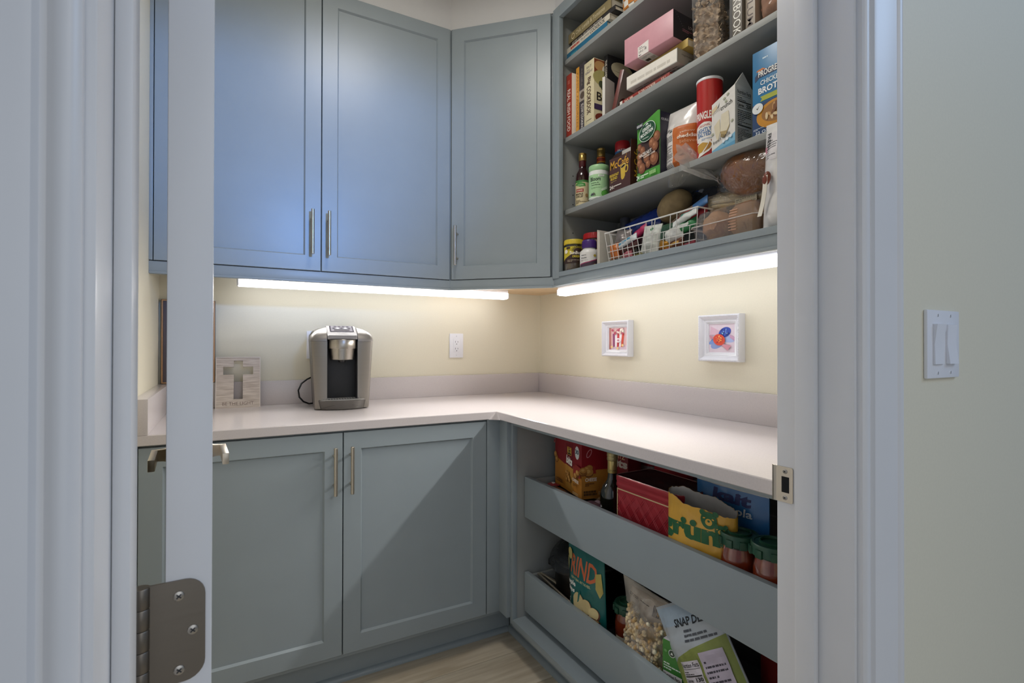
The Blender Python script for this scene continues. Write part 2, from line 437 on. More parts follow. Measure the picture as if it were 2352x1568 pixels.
def upper_corner():
    A, B = Vector((-.6651, -.3184, 0)), Vector((-.3388, -.6355, 0))
    d = (B-A).normalized(); n = Vector((d.y, -d.x, 0));  n = n if n.x < 0 else -n
    L = (B-A).length; rz = math.atan2(d.y, d.x)
    t = thing('corner_cabinet', 'single-door diagonal wall cabinet set across the corner', 'cabinet', (A.x-n.x*.02, A.y-n.y*.02, ZU), rot=(0, 0, rz))
    inv = Matrix.Rotation(-rz, 3, 'Z'); o = t.location.copy()
    loc = lambda p: inv @ (Vector((p[0], p[1], 0))-Vector((o.x, o.y, 0)))
    a2, b2 = A-n*.02, B-n*.02
    pts = [loc(p) for p in ((a2.x, a2.y), (b2.x, b2.y), (b2.x, -.6345), (-.001, -.6345), (-.001, -.001), (-.664, -.001), (-.664, a2.y))]
    MB().prism([(p.x, p.y, 0) for p in pts], (0, 0, 2.56-ZU), CAB).build('cabinet_body', t)
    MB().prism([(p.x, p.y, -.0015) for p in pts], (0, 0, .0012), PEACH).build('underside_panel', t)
    dr = shaker(L-.014, ZTOP-ZD).build('door', t, loc=(.004, -.0205, ZD-ZU))
    pull(dr, .030, 1.599-ZD, .171)
    m = MB(); m.box(-.002, L+.002, -.0165, .002, ZT-ZU+.004, ZD-ZU-.003, CAB, .0008)
    m.box(-.004, L+.004, -.020, .002, ZT-ZU, ZT-ZU+.009, CAB, .003); m.build('light_rail', t)
upper_corner()
S0, S1, S2, S3 = 1.4676, 1.728, 2.028, 2.352
def open_shelves():
    t = thing('open_shelf_unit', 'open grey wall shelf unit packed with food and cookbooks on the right wall', 'shelf unit', (0, -.6355, ZU))
    Y1 = YF+.6355+.001
    MB().box(-.3188, 0, -.0195, 0, 0, 2.56-ZU, CABIN).build('side_panel', t)
    MB().box(-.3188, 0, Y1, Y1+.0195, 0, 2.56-ZU, CABIN).build('side_panel', t)
    MB().box(-.007, -.001, Y1+.02, -.02, .0, 2.56-ZU, CABIN).build('back_panel', t)
    MB().box(-.3188, -.007, Y1+.02, -.02, S0-.02-ZU, S0-ZU, CABIN).build('bottom_shelf', t)
    MB().box(-.3188, -.007, Y1+.02, -.02, 2.54-ZU, 2.56-ZU, CABIN).build('top_panel', t)
    for z in (S1, S2, S3):
        MB().box(-.2965, -.0075, Y1+.021, -.021, z-.019-ZU, z-ZU, CABIN, .001).build('shelf', t)
    m = MB(); m.box(-.3388, -.3188, -.0445, .0, 0, 2.56-ZU, CAB, .0012); m.box(-.3400, -.3188, -.012, .001, 0, 2.55-ZU, CAB, .002)
    m.box(-.3388, -.3188, Y1, Y1+.045, 0, 2.56-ZU, CAB, .0012)
    m.box(-.3388, -.3188, Y1+.045, -.0445, 2.512-ZU, 2.56-ZU, CAB, .0012)
    m.box(-.3388, -.3188, Y1+.045, -.0445, S0-.019-ZU, S0-ZU, CAB, .0012)
    m.build('face_frame', t)
    m = MB(); m.box(-.3350, -.316, Y1, .0, ZT-ZU+.004, S0-.0195-ZU, CAB, .0008)
    m.box(-.3388, -.316, Y1, .004, ZT-ZU, ZT-ZU+.009, CAB, .003); m.build('light_rail', t)
    m = MB()
    for z in (1.52, 1.56, 1.60, 1.64, 1.76, 1.80, 1.84, 1.88, 2.06, 2.1, 2.3):
        for x in (-.25, -.06):
            m.lathe([(0, 0), (.0025, 0), (.0025, .0004), (0, .0004)], GAP, 8, cap0=False, cap1=False, M=Matrix.Translation((x, -.0195, z-ZU)) @ Matrix.Rotation(R(90), 4, 'X'))
    tag(m.build('pin_holes', t), kind='stuff')
open_shelves()
def friezes():
    dz = .17
    a = [(XL, -.300), (-.6590, -.300), (-.3220, -.6275), (-.3220, YF), (-.302, YF), (-.302, -.6355), (-.66, -.282), (XL, -.282)]
    struct(MB().prism([(x, y, 2.562) for x, y in a], (0, 0, .178), WHITE).build('trim_1'), 'pale frieze board between the wall cabinets and the ceiling')
    b = [(XL, -.335), (-.674, -.335), (-.357, -.6425), (-.357, YF), (-.322, YF), (-.322, -.6275), (-.659, -.300), (XL, -.300)]
    struct(MB().prism([(x, y, 2.70) for x, y in b], (0, 0, .04), WHITE).build('trim_2'), 'crown moulding at the ceiling over the wall cabinets')
friezes()

# ================================================================ base cabinets and worktop
def shoe(m, p0, p1, out, r=.017):
    p0, p1, out = Vector(p0), Vector(p1), Vector(out)
    pts = [p0]+[p0+out*r*math.cos(a)+Vector((0, 0, r*math.sin(a))) for a in [k*math.pi/2/6 for k in range(7)]]
    m.prism(pts, p1-p0, CAB)
def base_back():
    t = thing('base_cabinet', 'grey-blue double-door base cabinet under the worktop along the back wall', 'cabinet', (XL, -.6269, 0))
    x1 = -.5727-XL; zb, zt = .138, .8765
    MB().box(0, x1, 0, .6269, .118, .8835, CAB, .0008).build('cabinet_body', t)
    MB().box(0, .0115, -.0200, 0, zb, .8835, CAB, .0008).build('filler_strip', t)
    for a, b, hx in ((.0145, .5700, .5425), (.5735, 1.1035, .5960)):
        d = shaker(b-a, zt-zb).build('door', t, loc=(a, -.0205, zb))
        pull(d, hx-a, .755-zb, .156)
    m = MB(); m.box(1.1065, x1-.0195, -.02, 0, zb, .8835, CAB, .0008); m.build('corner_filler', t)
    m = MB(); m.box(0, x1+.075, .072, .085, 0, .118, CAB); shoe(m, (0, .072, 0), (x1+.062, .072, 0), (0, -1, 0)); m.build('toe_kick', t)
base_back()
DRW = []
def base_right():
    t = thing('base_cabinet', 'open-front grey base cabinet with two full drawers under the right worktop', 'cabinet', (0, -.72, 0))
    Y1 = YF+.72+.001
    MB().box(-.5727, 0, 0, .0195, .118, .8835, CABIN).build('side_panel', t)
    MB().box(-.5727, 0, Y1, Y1+.0195, .118, .8835, CABIN).build('side_panel', t)
    MB().box(-.008, -.001, Y1+.02, 0, .118, .8835, CABIN).build('back_panel', t)
    MB().box(-.5727, -.008, Y1+.02, 0, .116, .134, CAB, .0008).build('bottom_shelf', t)
    m = MB(); m.box(-.5757, -.5557, -.0015, .0145, .116, .8835, CAB, .001); m.box(-.5757, -.556, Y1+.02, -.002, .866, .8835, CAB, .001)
    m.box(-.5757, -.5727, Y1+.02, -.002, .112, .1345, CAB, .001)
    m.build('face_frame', t)
    m = MB(); m.box(-.5927, -.5727, .0125, .0926, .138, .8835, CAB, .001); m.build('corner_filler', t)
    m = MB(); m.box(-.495, -.482, Y1, .165, 0, .116, CAB); shoe(m, (-.495, Y1, 0), (-.495, .162, 0), (-1, 0, 0)); m.build('toe_kick', t)
    for z0, z1 in ((.5135, .668), (.158, .305)):
        m = MB(); y0, y1 = Y1+.045, -.0075
        m.box(-.507, -.07, y1-.014, y1, z0+.004, z1-.012, CABIN, .001); m.box(-.507, -.07, y0, y0+.014, z0+.004, z1-.012, CABIN, .001)
        m.box(-.084, -.07, y0+.014, y1-.014, z0+.004, z1-.012, CABIN, .001); m.box(-.507, -.084, y0+.014, y1-.014, z0+.006, z0+.016, CABIN)
        d = m.build('drawer', t)
        MB().box(-.525, -.507, y0-.003, y1+.003, z0, z1, CAB, .0014).build('drawer_front', d)
base_right()
D1, D2 = .530, .1745          # tops of the two drawer bottoms
def worktop():
    t = thing('worktop', 'L-shaped speckled pale quartz worktop with upstand running round the corner', 'worktop', (0, 0, .884))
    b = .002
    P = [(XL, 0), (0, 0), (0, YF), (-DB, YF), (-DB, -DA), (XL, -DA)]
    def off(k, z):
        q = [(XL, 0), (0, 0), (0, YF), (-DB+k, YF), (-DB+k, -DA+k), (XL, -DA+k)]
        return [(x, y, z) for x, y in q]
    MB().loft([off(b, 0), off(0, b), off(0, .03-b), off(b, .03)], QUARTZ).build('slab', t)
    MB().box(-1.715, -.0205, -.02, -.0005, .0301, .1316, QUARTZ, .0012).build('upstand', t)
    MB().box(-.02, -.0005, YF+.0005, -.0005, .0301, .1316, QUARTZ, .0012).build('upstand', t)
    MB().box(XL+.0005, -1.7152, -DA, -.0005, .0301, .1316, QUARTZ, .0012).build('upstand', t)
    m = MB(); a = (-DB, -DA, .029); p = (-DB-.034, -DA, .0005); q = (-DB, -DA-.034, .0005); c = (-DB, -DA, .0005)
    m.face([a, p, q], QUARTZ); m.face([a, c, p], QUARTZ); m.face([a, q, c], QUARTZ); m.face([c, q, p], QUARTZ)
    m.build('corner_gusset', t, smooth=False)
worktop()

# ================================================================ strip lights
GLOW = emit('#f4f6ff', BAR_STRENGTH, 'lit_diffuser')
def strip(label, x0, x1, y0, y1, alongx):
    t = thing('strip_light', label, 'light', ((x0+x1)/2, (y0+y1)/2, ZU), group='strip lights under the wall cabinets')
    hx, hy = (x1-x0)/2, (y1-y0)/2
    MB().box(-hx+.004, hx-.004, -hy+.003, hy-.003, -.018, -.0025, PLASTIC, .002).build('housing', t)
    def sec(k, z): return k, z
    prof = [(-hy, -.020), (-hy, -.034), (-hy+.004, -.042), (-hy+.012, -.047), (hy-.012, -.047), (hy-.004, -.042), (hy, -.034), (hy, -.020)] if alongx else [(-hx, -.020), (-hx, -.034), (-hx+.004, -.042), (-hx+.012, -.047), (hx-.012, -.047), (hx-.004, -.042), (hx, -.034), (hx, -.020)]
    m = MB()
    if alongx: m.prism([(-hx+.006, y, z) for y, z in prof], (2*hx-.012, 0, 0), GLOW)
    else: m.prism([(x, -hy+.006, z) for x, z in prof], (0, 2*hy-.012, 0), GLOW)
    m.build('diffuser', t)
    l = bpy.data.lights.new('strip_glow', 'AREA'); l.shape = 'RECTANGLE'; l.size = 2*max(hx, hy)-.03; l.size_y = .03
    l.energy = BAR_THROW[0 if alongx else 1]; l.color = (1, .985, .96); l.spread = R(105)
    lo = bpy.data.objects.new('strip_glow', l); COL.objects.link(lo); lo.parent = t; lo.location = (0, 0, -.0485)
    dr = Vector((0, -1, -.7)) if alongx else Vector((-1, 0, -.75))
    lo.rotation_euler = dr.to_track_quat('-Z', 'Y').to_euler()
    for s in (-1, 1):
        if alongx: MB().box(min(s*hx, s*(hx-.006)), max(s*hx, s*(hx-.006)), -hy, hy, -.045, -.018, PLASTIC, .002).build('end_cap', t)
        else: MB().box(-hx, hx, min(s*hy, s*(hy-.006)), max(s*hy, s*(hy-.006)), -.045, -.018, PLASTIC, .002).build('end_cap', t)
strip('lit strip light under the double-door wall cabinet, along the back wall', -1.488, -.292, -.175, -.115, True)
strip('lit strip light under the open shelf unit, along the right wall', -.185, -.125, -1.66, -.437, False)

# ================================================================ doorway
def casing(side):
    prof = [(0, 0), (0, .008), (.003, .0115), (.008, .013), (.013, .012), (.0165, .009), (.020, .009), (.0225, .014), (.028, .0155), (.08, .017), (.083, .0195), (.088, .0205), (.094, .019), (.097, .015), (.097, 0)]
    return prof
def doorway():
    for nm, x, s, lb in (('trim_3', XJL-.006, -1, 'white door casing left of the doorway'), ('trim_4', XJR+.006, 1, 'white door casing right of the doorway')):
        m = MB(); m.prism([(x+s*d, YO-t, 0) for d, t in casing(s)], (0, 0, 2.06+.006), WHITE)
        struct(m.build(nm), lb)
    m = MB(); m.prism([(XJL-.103, YO-t, 2.066+d) for d, t in casing(1)], (XJR-XJL+.206, 0, 0), WHITE)
    struct(m.build('trim_5'), 'white head casing over the doorway')
    m = MB()
    m.box(XJL-.02, XJL, YO, YF, 0, 2.06, WHITE, .0015); m.box(XJL, XJL+.012, -1.953, -1.921, 0, 2.04, WHITE, .003)
    struct(m.build('trim_6'), 'white left door jamb with its stop')
    m = MB(); m.box(XJR, XJR+.02, YO, YF, 0, 2.06, WHITE, .0015); m.box(XJR-.012, XJR, -1.954, -1.922, 0, 2.04, WHITE, .003)
    j = struct(m.build('trim_7'), 'white right door jamb with its stop')
    m = MB(); m.box(XJL, XJR, YO, YF, 2.04, 2.06, WHITE, .0015); m.box(XJL+.012, XJR-.012, -1.953, -1.921, 2.028, 2.04, WHITE, .002)
    struct(m.build('trim_8'), 'white head jamb over the doorway')
    # strike plate, lipped round the far edge of the jamb
    xs = XJR-.0016; m = MB(); zc = .943
    def arc(cy, cz, r, a0, a1): return [(cy+r*math.cos(R(a0+(a1-a0)*k/5)), cz+r*math.sin(R(a0+(a1-a0)*k/5))) for k in range(6)]
    out = arc(-1.910, zc+.026, .003, 90, 180)+arc(-1.910, zc-.026, .003, 180, 270)+[(-1.884, zc-.029), (-1.884, zc+.029)]
    m.prism([(xs, y, z) for y, z in out], (.0014, 0, 0), NICKEL)
    lip = [(xs, YF+.0005), (xs-.001, YF+.004), (xs+.002, YF+.009), (xs+.0035, YF+.009), (xs+.001, YF+.004), (xs+.0014, YF+.0005)]
    m.prism([(x, y, zc-.029) for x, y in lip], (0, 0, .058), NICKEL)
    sp = m.build('strike_plate', j)
    MB().box(xs-.0002, xs+.001, -1.907, -1.894, zc-.013, zc+.013, GAP).build('latch_hole', sp)
    for z in (zc+.0215, zc-.0215): screw(sp, Matrix.Translation((xs, -1.900, z)) @ Matrix.Rotation(R(-90), 4, 'Y'), .0042)
def screw(parent, M, r):
    m = MB(); m.lathe([(0, .0011), (r*.6, .001), (r*.93, .0004), (r, -.0004)], STEEL, 14, M=M, cap0=False, cap1=False)
    for q in (0, 90):
        m.box(-r*.55, r*.55, -r*.12, r*.12, .0009, .0013, DARK, 0, M @ Matrix.Rotation(R(45+q), 4, 'Z'))
    return m.build('screw', parent)
doorway()
def door():
    t = thing('door_1', None, None, (-1.552, -1.885, 0), 92.93); t['kind'] = 'structure'; t['label'] = 'white door standing open into the pantry, seen edge-on'
    W, T = .858, .0175
    m = MB()
    m.box(.001, W, -T, T, .012, 2.03, WHITE, .0012)
    for s in (-1, 1):
        for z0, z1 in ((.25, .82), (1.05, 1.88)):
            def ring(i, y): return [(.12+i, y, z0+i), (W-.12-i, y, z0+i), (W-.12-i, y, z1-i), (.12+i, y, z1-i)]
            m.loft([ring(0, s*(T+.0002)), ring(.01, s*(T+.0012)), ring(.02, s*(T+.0012)), ring(.03, s*(T+.0004))], WHITE, False, False)
    m.build('door_slab', t)
    # hinge on the door edge, three of them
    for zc in (.921, .25, 1.82):
        m = MB(); h = .0445; r = .0155
        pts = [(.030, -h), ]
        pts += [(-.0125+r-r*math.sin(R(a)), -h+r-r*math.cos(R(a))) for a in range(0, 91, 15)]
        pts += [(-.0125+r-r*math.cos(R(a)), h-r+r*math.sin(R(a))) for a in range(0, 91, 15)]
        pts += [(.030, h)]
        m.prism([(-.0008, y, zc+z) for y, z in pts], (.002, 0, 0), HINGE)
        hg = m.build('hinge', t)
        for k in range(5):
            z0 = zc-h+k*2*h/5
            MB().lathe([(0, 0), (.0062, 0), (.0066, .0006), (.0066, 2*h/5-.0012), (.0062, 2*h/5-.0005), (0, 2*h/5-.0005)], HINGE, 16, (.001, .0345, z0), False, False).build('knuckle', hg)
        for y, z in ((.0075, .031), (-.003, -.001), (.007, -.0335)):
            screw(hg, Matrix.Translation((-.001, y, zc+z)) @ Matrix.Rotation(R(-90), 4, 'Y'), .0044)
    for s in (-1, 1):
        m = MB(); X, Z = .795, .934
        m.box(X-.031, X+.031, min(s*T, s*(T+.008)), max(s*T, s*(T+.008)), Z-.031, Z+.031, NICKEL, .0015)
        rings = []
        for y, a, b in ((T+.008, .019, .019), (T+.018, .011, .015), (T+.030, .0075, .0125), (T+.046, .0065, .0115)):
            rings.append([(X-a, s*y, Z-b), (X+a, s*y, Z-b), (X+a, s*y, Z+b), (X-a, s*y, Z+b)])
        m.loft(rings, NICKEL)
        m.box(X-.112, X+.009, min(s*(T+.040), s*(T+.052)), max(s*(T+.040), s*(T+.052)), Z-.0115, Z+.0115, NICKEL, .0015)
        m.build('lever_handle', t)
door()
# ================================================================ things on the walls
def wallplate(name, label, cat, loc, rz, w, h, kind):
    t = thing(name, label, cat, loc, rz)
    m = MB(); m.box(-w/2, w/2, -.006, 0, -h/2, h/2, PLASTIC, .0022); m.build('cover_plate', t)
    def screws(x, zs, r=.0028):
        for z in zs:
            q = MB(); q.lathe([(0, .0008), (r*.8, .0007), (r, 0)], PLASTIC, 12, cap0=False, cap1=False, M=Matrix.Translation((x, -.006, z)) @ Matrix.Rotation(R(90), 4, 'X'))
            q.box(x-r*.15, x+r*.15, -.0071, -.0067, z-r*.8, z+r*.8, DARK); q.build('screw', t)
    if kind == 'outlet':
        MB().box(-.0165, .0165, -.0075, -.005, -.0335, .0335, PLASTIC, .0008).build('receptacle', t)
        p = Print(face_front(-.0075))
        for z in (.017, -.017):
            p.rect(-.0075, z-.002, -.0055, z+.0065, '#2a2a2a'); p.rect(.0055, z-.001, .0075, z+.0055, '#2a2a2a'); p.ell(0, z-.009, .0024, .0024, '#2a2a2a', seg=10)
        p.build('socket_slots', t); screws(0, (.048, -.048))
    else:
        xs = (0,) if kind == 'rocker' else (-.023, .023)
        for x in xs:
            MB().box(x-.0172, x+.0172, -.0068, -.005, -.0342, .0342, mat('#cfcfd4', .4), .0005).build('switch_frame', t)
            m = MB(); pr = [(-.0335, -.0065), (-.0335, -.0095), (0, -.0085), (.0335, -.0125), (.0335, -.0065)]
            if x > 0: pr = [(-z, y) for z, y in pr][::-1]
            m.prism([(x-.0163, y, z) for z, y in pr], (.0326, 0, 0), PLASTIC); m.build('rocker', t)
            screws(x, (.0485, -.0485))
    return t
wallplate('power_outlet', 'white duplex outlet on the cream back wall right of the coffee maker', 'outlet', (-.503, -.0003, 1.165), 0, .074, .122, 'outlet')
wallplate('light_switch', 'white single rocker switch half hidden behind the coffee maker', 'switch', (-1.177, -.0003, 1.168), 0, .074, .122, 'rocker')
wallplate('light_switch', 'white double rocker switch on the wall outside the doorway', 'switch', (-.4545, YO-.0003, 1.174), 0, .1165, .115, 'double')

def candy_frame(label, yc, zc, w, h, art, bord):
    """ornate white frame on the right wall; local x runs to the right as seen"""
    t = thing('picture_frame', label, 'picture', (-.0005, yc, zc), -90, group='ornate white picture frames over the right worktop')
    def ring(i, y): return [(-w/2+i, y, -h/2+i), (w/2-i, y, -h/2+i), (w/2-i, y, h/2-i), (-w/2+i, y, h/2-i)]
    m = MB(); b = bord
    m.loft([ring(0, 0), ring(0, -.026), ring(.002, -.030), ring(.006, -.031), ring(b*.32, -.027), ring(b*.36, -.024), ring(b*.62, -.018), ring(b*.66, -.019), ring(b*.80, -.017), ring(b*.84, -.013), ring(b, -.012), ring(b, -.008)], PLASTIC, True, False)
    m.build('moulding', t)
    m = MB()
    for i, step, r, y in ((.0045, .006, .0022, -.031), (b*.5, .0042, .0012, -.0215)):
        for side in range(4):
            L = (w if side % 2 == 0 else h)-2*i; n = int(L/step)
            for k in range(n):
                s = -L/2+(k+.5)*L/n
                x, z = ((s, -h/2+i), (w/2-i, s), (s, h/2-i), (-w/2+i, s))[side]
                q = bmesh.ops.create_icosphere(m.bm, subdivisions=1, radius=r); mi = m.mi(PLASTIC)
                for v in q['verts']: v.co = Vector((v.co.x+x, v.co.y*.7+y, v.co.z+z))
                for v in q['verts']:
                    for f in v.link_faces: f.material_index = mi
    tag(m.build('beading', t), kind='stuff')
    iw, ih = w-2*b, h-2*b
    MB().box(-iw/2, iw/2, -.009, -.006, -ih/2, ih/2, PAPER).build('backing', t)
    p = Print(face_front(-.0092)); art(p, iw, ih); p.build('painting', t)
def art_popcorn(p, w, h):
    p.rect(-w/2, -h/2, w/2, h/2, '#dcb4b4'); p.rect(-w/2, -h/2, w/2, -h*.3, '#d9c2cf'); p.rect(-w/2, -h/2, -w*.38, h/2, '#b9776c')
    p.poly([(-w*.28, -h*.38), (w*.28, -h*.36), (w*.36, h*.25), (-w*.3, h*.22)], '#f1e7ea')
    for k, c in ((0, '#8d3f6b'), (2, '#c8323a'), (4, '#d2452f')):
        a, b = k/5, (k+1)/5
        p.poly([(-w*.28+w*.56*a, -h*.38), (-w*.28+w*.56*b, -h*.37), (-w*.3+w*.66*b, h*.24), (-w*.3+w*.66*a, h*.22)], c)
    rg = random.Random(3)
    for k in range(26):
        x, y = rg.uniform(-.33, .36)*w, h*(.22+.2*rg.random()); p.ell(x, y, w*.06, w*.05, rg.choice(['#f3ead8', '#efd9cf', '#e2b9ad', '#b7405a']), seg=8)
    p.ell(w*.06, -h*.08, w*.13, h*.1, '#f6eff0'); p.ell(w*.06, -h*.08, w*.07, h*.05, '#c98c98')
    for x, y in ((-.3, -.38), (.3, -.3), (.02, -.44)): p.ell(w*x, h*y, w*.06, w*.05, '#eecb86', seg=8)
def art_candy(p, w, h):
    p.rect(-w/2, -h/2, w/2, h/2, '#dccbd4')
    p.ell(-w*.18, -h*.22, w*.26, h*.14, '#8d9fd2', 20); p.ell(w*.2, -h*.02, w*.3, h*.13, '#a9b6e0', -10); p.ell(-w*.32, -h*.1, w*.2, h*.08, '#7d9bd6', 30)
    p.poly([(-w*.1, h*.26), (-w*.42, h*.42), (-w*.46, h*.1), (-w*.12, h*.12)], '#d8b4c4'); p.poly([(w*.32, h*.12), (w*.5, h*.02), (w*.5, -h*.12), (w*.3, h*.02)], '#c59ab7')
    p.ell(w*.12, h*.2, w*.24, h*.17, '#2f49a8', 20)
    rg = random.Random(8)
    for k in range(16):
        a = rg.uniform(0, 6.3); r = rg.random()*.8; p.ell(w*(.12+.22*r*math.cos(a)), h*(.2+.15*r*math.sin(a)), w*.04, h*.02, rg.choice(['#7fa2e0', '#1c2a78', '#9fd0d8', '#4a66c8']), rg.uniform(0, 180), 8)
    p.poly([(w*.08, -h*.2), (w*.38, -h*.26), (w*.24, -h*.44), (w*.02, -h*.26)], '#cf8f9d'); p.poly([(-w*.22, h*.04), (-w*.46, h*.1), (-w*.4, -h*.06)], '#cc8c9c')
    p.ell(-w*.08, -h*.06, w*.23, h*.2, '#d9482c', -10)
    for k in range(20):
        a = rg.uniform(0, 6.3); r = rg.random()*.8; p.ell(w*(-.08+.21*r*math.cos(a)), h*(-.06+.18*r*math.sin(a)), w*.04, h*.02, rg.choice(['#f08a4a', '#f7c06a', '#a8232a', '#ee6a3a']), rg.uniform(0, 180), 8)
candy_frame('smaller white beaded frame with a painted popcorn box, nearer the corner', -.661, 1.1985, .178, .157, art_popcorn, .030)
candy_frame('larger white beaded frame with two painted wrapped candies, nearer the doorway', -1.2055, 1.1955, .172, .164, art_candy, .032)

# ================================================================ things on the worktop
def cross_sign():
    t = thing('wooden_sign', 'small whitewashed wooden sign with a cut-out cross against the upstand', 'sign', (-1.480, -.066, ZC), rot=(R(-7), 0, R(-2)))
    w, h, th = .156, .203, .018
    a, b = .0165, .052; z1, z2, z3, z0 = .134, .166, .190, .035; b2 = .054
    o = [(-w/2, 0), (w/2, 0), (w/2, h), (-w/2, h)]
    # board around the cross: strips
    m = MB()
    parts = [(-w/2, w/2, 0, z0), (-w/2, -a, z0, z1), (a, w/2, z0, z1), (-w/2, -b2, z1, z2), (b2, w/2, z1, z2), (-w/2, -a, z2, z3), (a, w/2, z2, z3), (-w/2, w/2, z3, h)]
    cells = {}
    def V(x, y, z):
        k = (round(x, 5), round(y, 5), round(z, 5))
        if k not in cells: cells[k] = m.bm.verts.new((x, y, z))
        return cells[k]
    xs = sorted({-w/2, -b2, -a, a, b2, w/2}); zs = sorted({0, z0, z1, z2, z3, h}); i = m.mi(SIGNW)
    solid = lambda x, z: any(q[0] < x < q[1] and q[2] < z < q[3] for q in parts)
    for p in range(len(xs)-1):
        for q in range(len(zs)-1):
            cx, cz = (xs[p]+xs[p+1])/2, (zs[q]+zs[q+1])/2
            if not solid(cx, cz): continue
            for y in (0, th):
                f = m.bm.faces.new([V(xs[p], y, zs[q]), V(xs[p+1], y, zs[q]), V(xs[p+1], y, zs[q+1]), V(xs[p], y, zs[q+1])]); f.material_index = i
            for (dx, dz, e) in ((-1, 0, ((xs[p], zs[q]), (xs[p], zs[q+1]))), (1, 0, ((xs[p+1], zs[q]), (xs[p+1], zs[q+1]))), (0, -1, ((xs[p], zs[q]), (xs[p+1], zs[q]))), (0, 1, ((xs[p], zs[q+1]), (xs[p+1], zs[q+1])))):
                nx = cx+dx*(xs[p+1]-xs[p])/2+dx*.001; nz = cz+dz*(zs[q+1]-zs[q])/2+dz*.001
                if not solid(nx, nz) or not (-w/2 < nx < w/2 and 0 < nz < h):
                    (x0, u0), (x1, u1) = e
                    f = m.bm.faces.new([V(x0, 0, u0), V(x1, 0, u1), V(x1, th, u1), V(x0, th, u0)]); f.material_index = i
    m.build('board', t, smooth=False)
    def ring(k, y): return [(-w/2-k, y, -.0005-k*.2), (w/2+k, y, -.0005-k*.2), (w/2+k, y, h+k), (-w/2-k, y, h+k)]
    m = MB(); m.loft([ring(0, .019), ring(0, -.002), ring(.0025, -.002), ring(.0025, .019)], mat('#e6ddd6', .5), False, False); m.build('edge_band', t)
    p = Print(face_front(-.0001)); p.text('BE THE LIGHT', -.056, .011, .112, .0125, '#7d6c62'); p.build('lettering', t)
cross_sign()
def dark_board():
    t = thing('framed_board', 'dark board with a copper edge hung behind the open door', 'picture', (-1.653, -.0005, 1.016))
    w, h = .182, .329
    MB().box(-w/2, w/2, -.018, 0, 0, h, mat('#1f1a1c', .5), .001).build('frame', t)
    def ring(k, y): return [(-w/2+k, y, k), (w/2-k, y, k), (w/2-k, y, h-k), (-w/2+k, y, h-k)]
    m = MB(); m.loft([ring(.0015, -.0181), ring(.0015, -.0205), ring(.006, -.0205), ring(.006, -.0181)], mat('#c79a72', .35, .6), False, False); m.build('copper_edge', t)
    MB().box(-w/2+.007, w/2-.007, -.0195, -.018, .007, h-.007, mat('#5c545c', .5), .0005).build('panel', t)
dark_board()

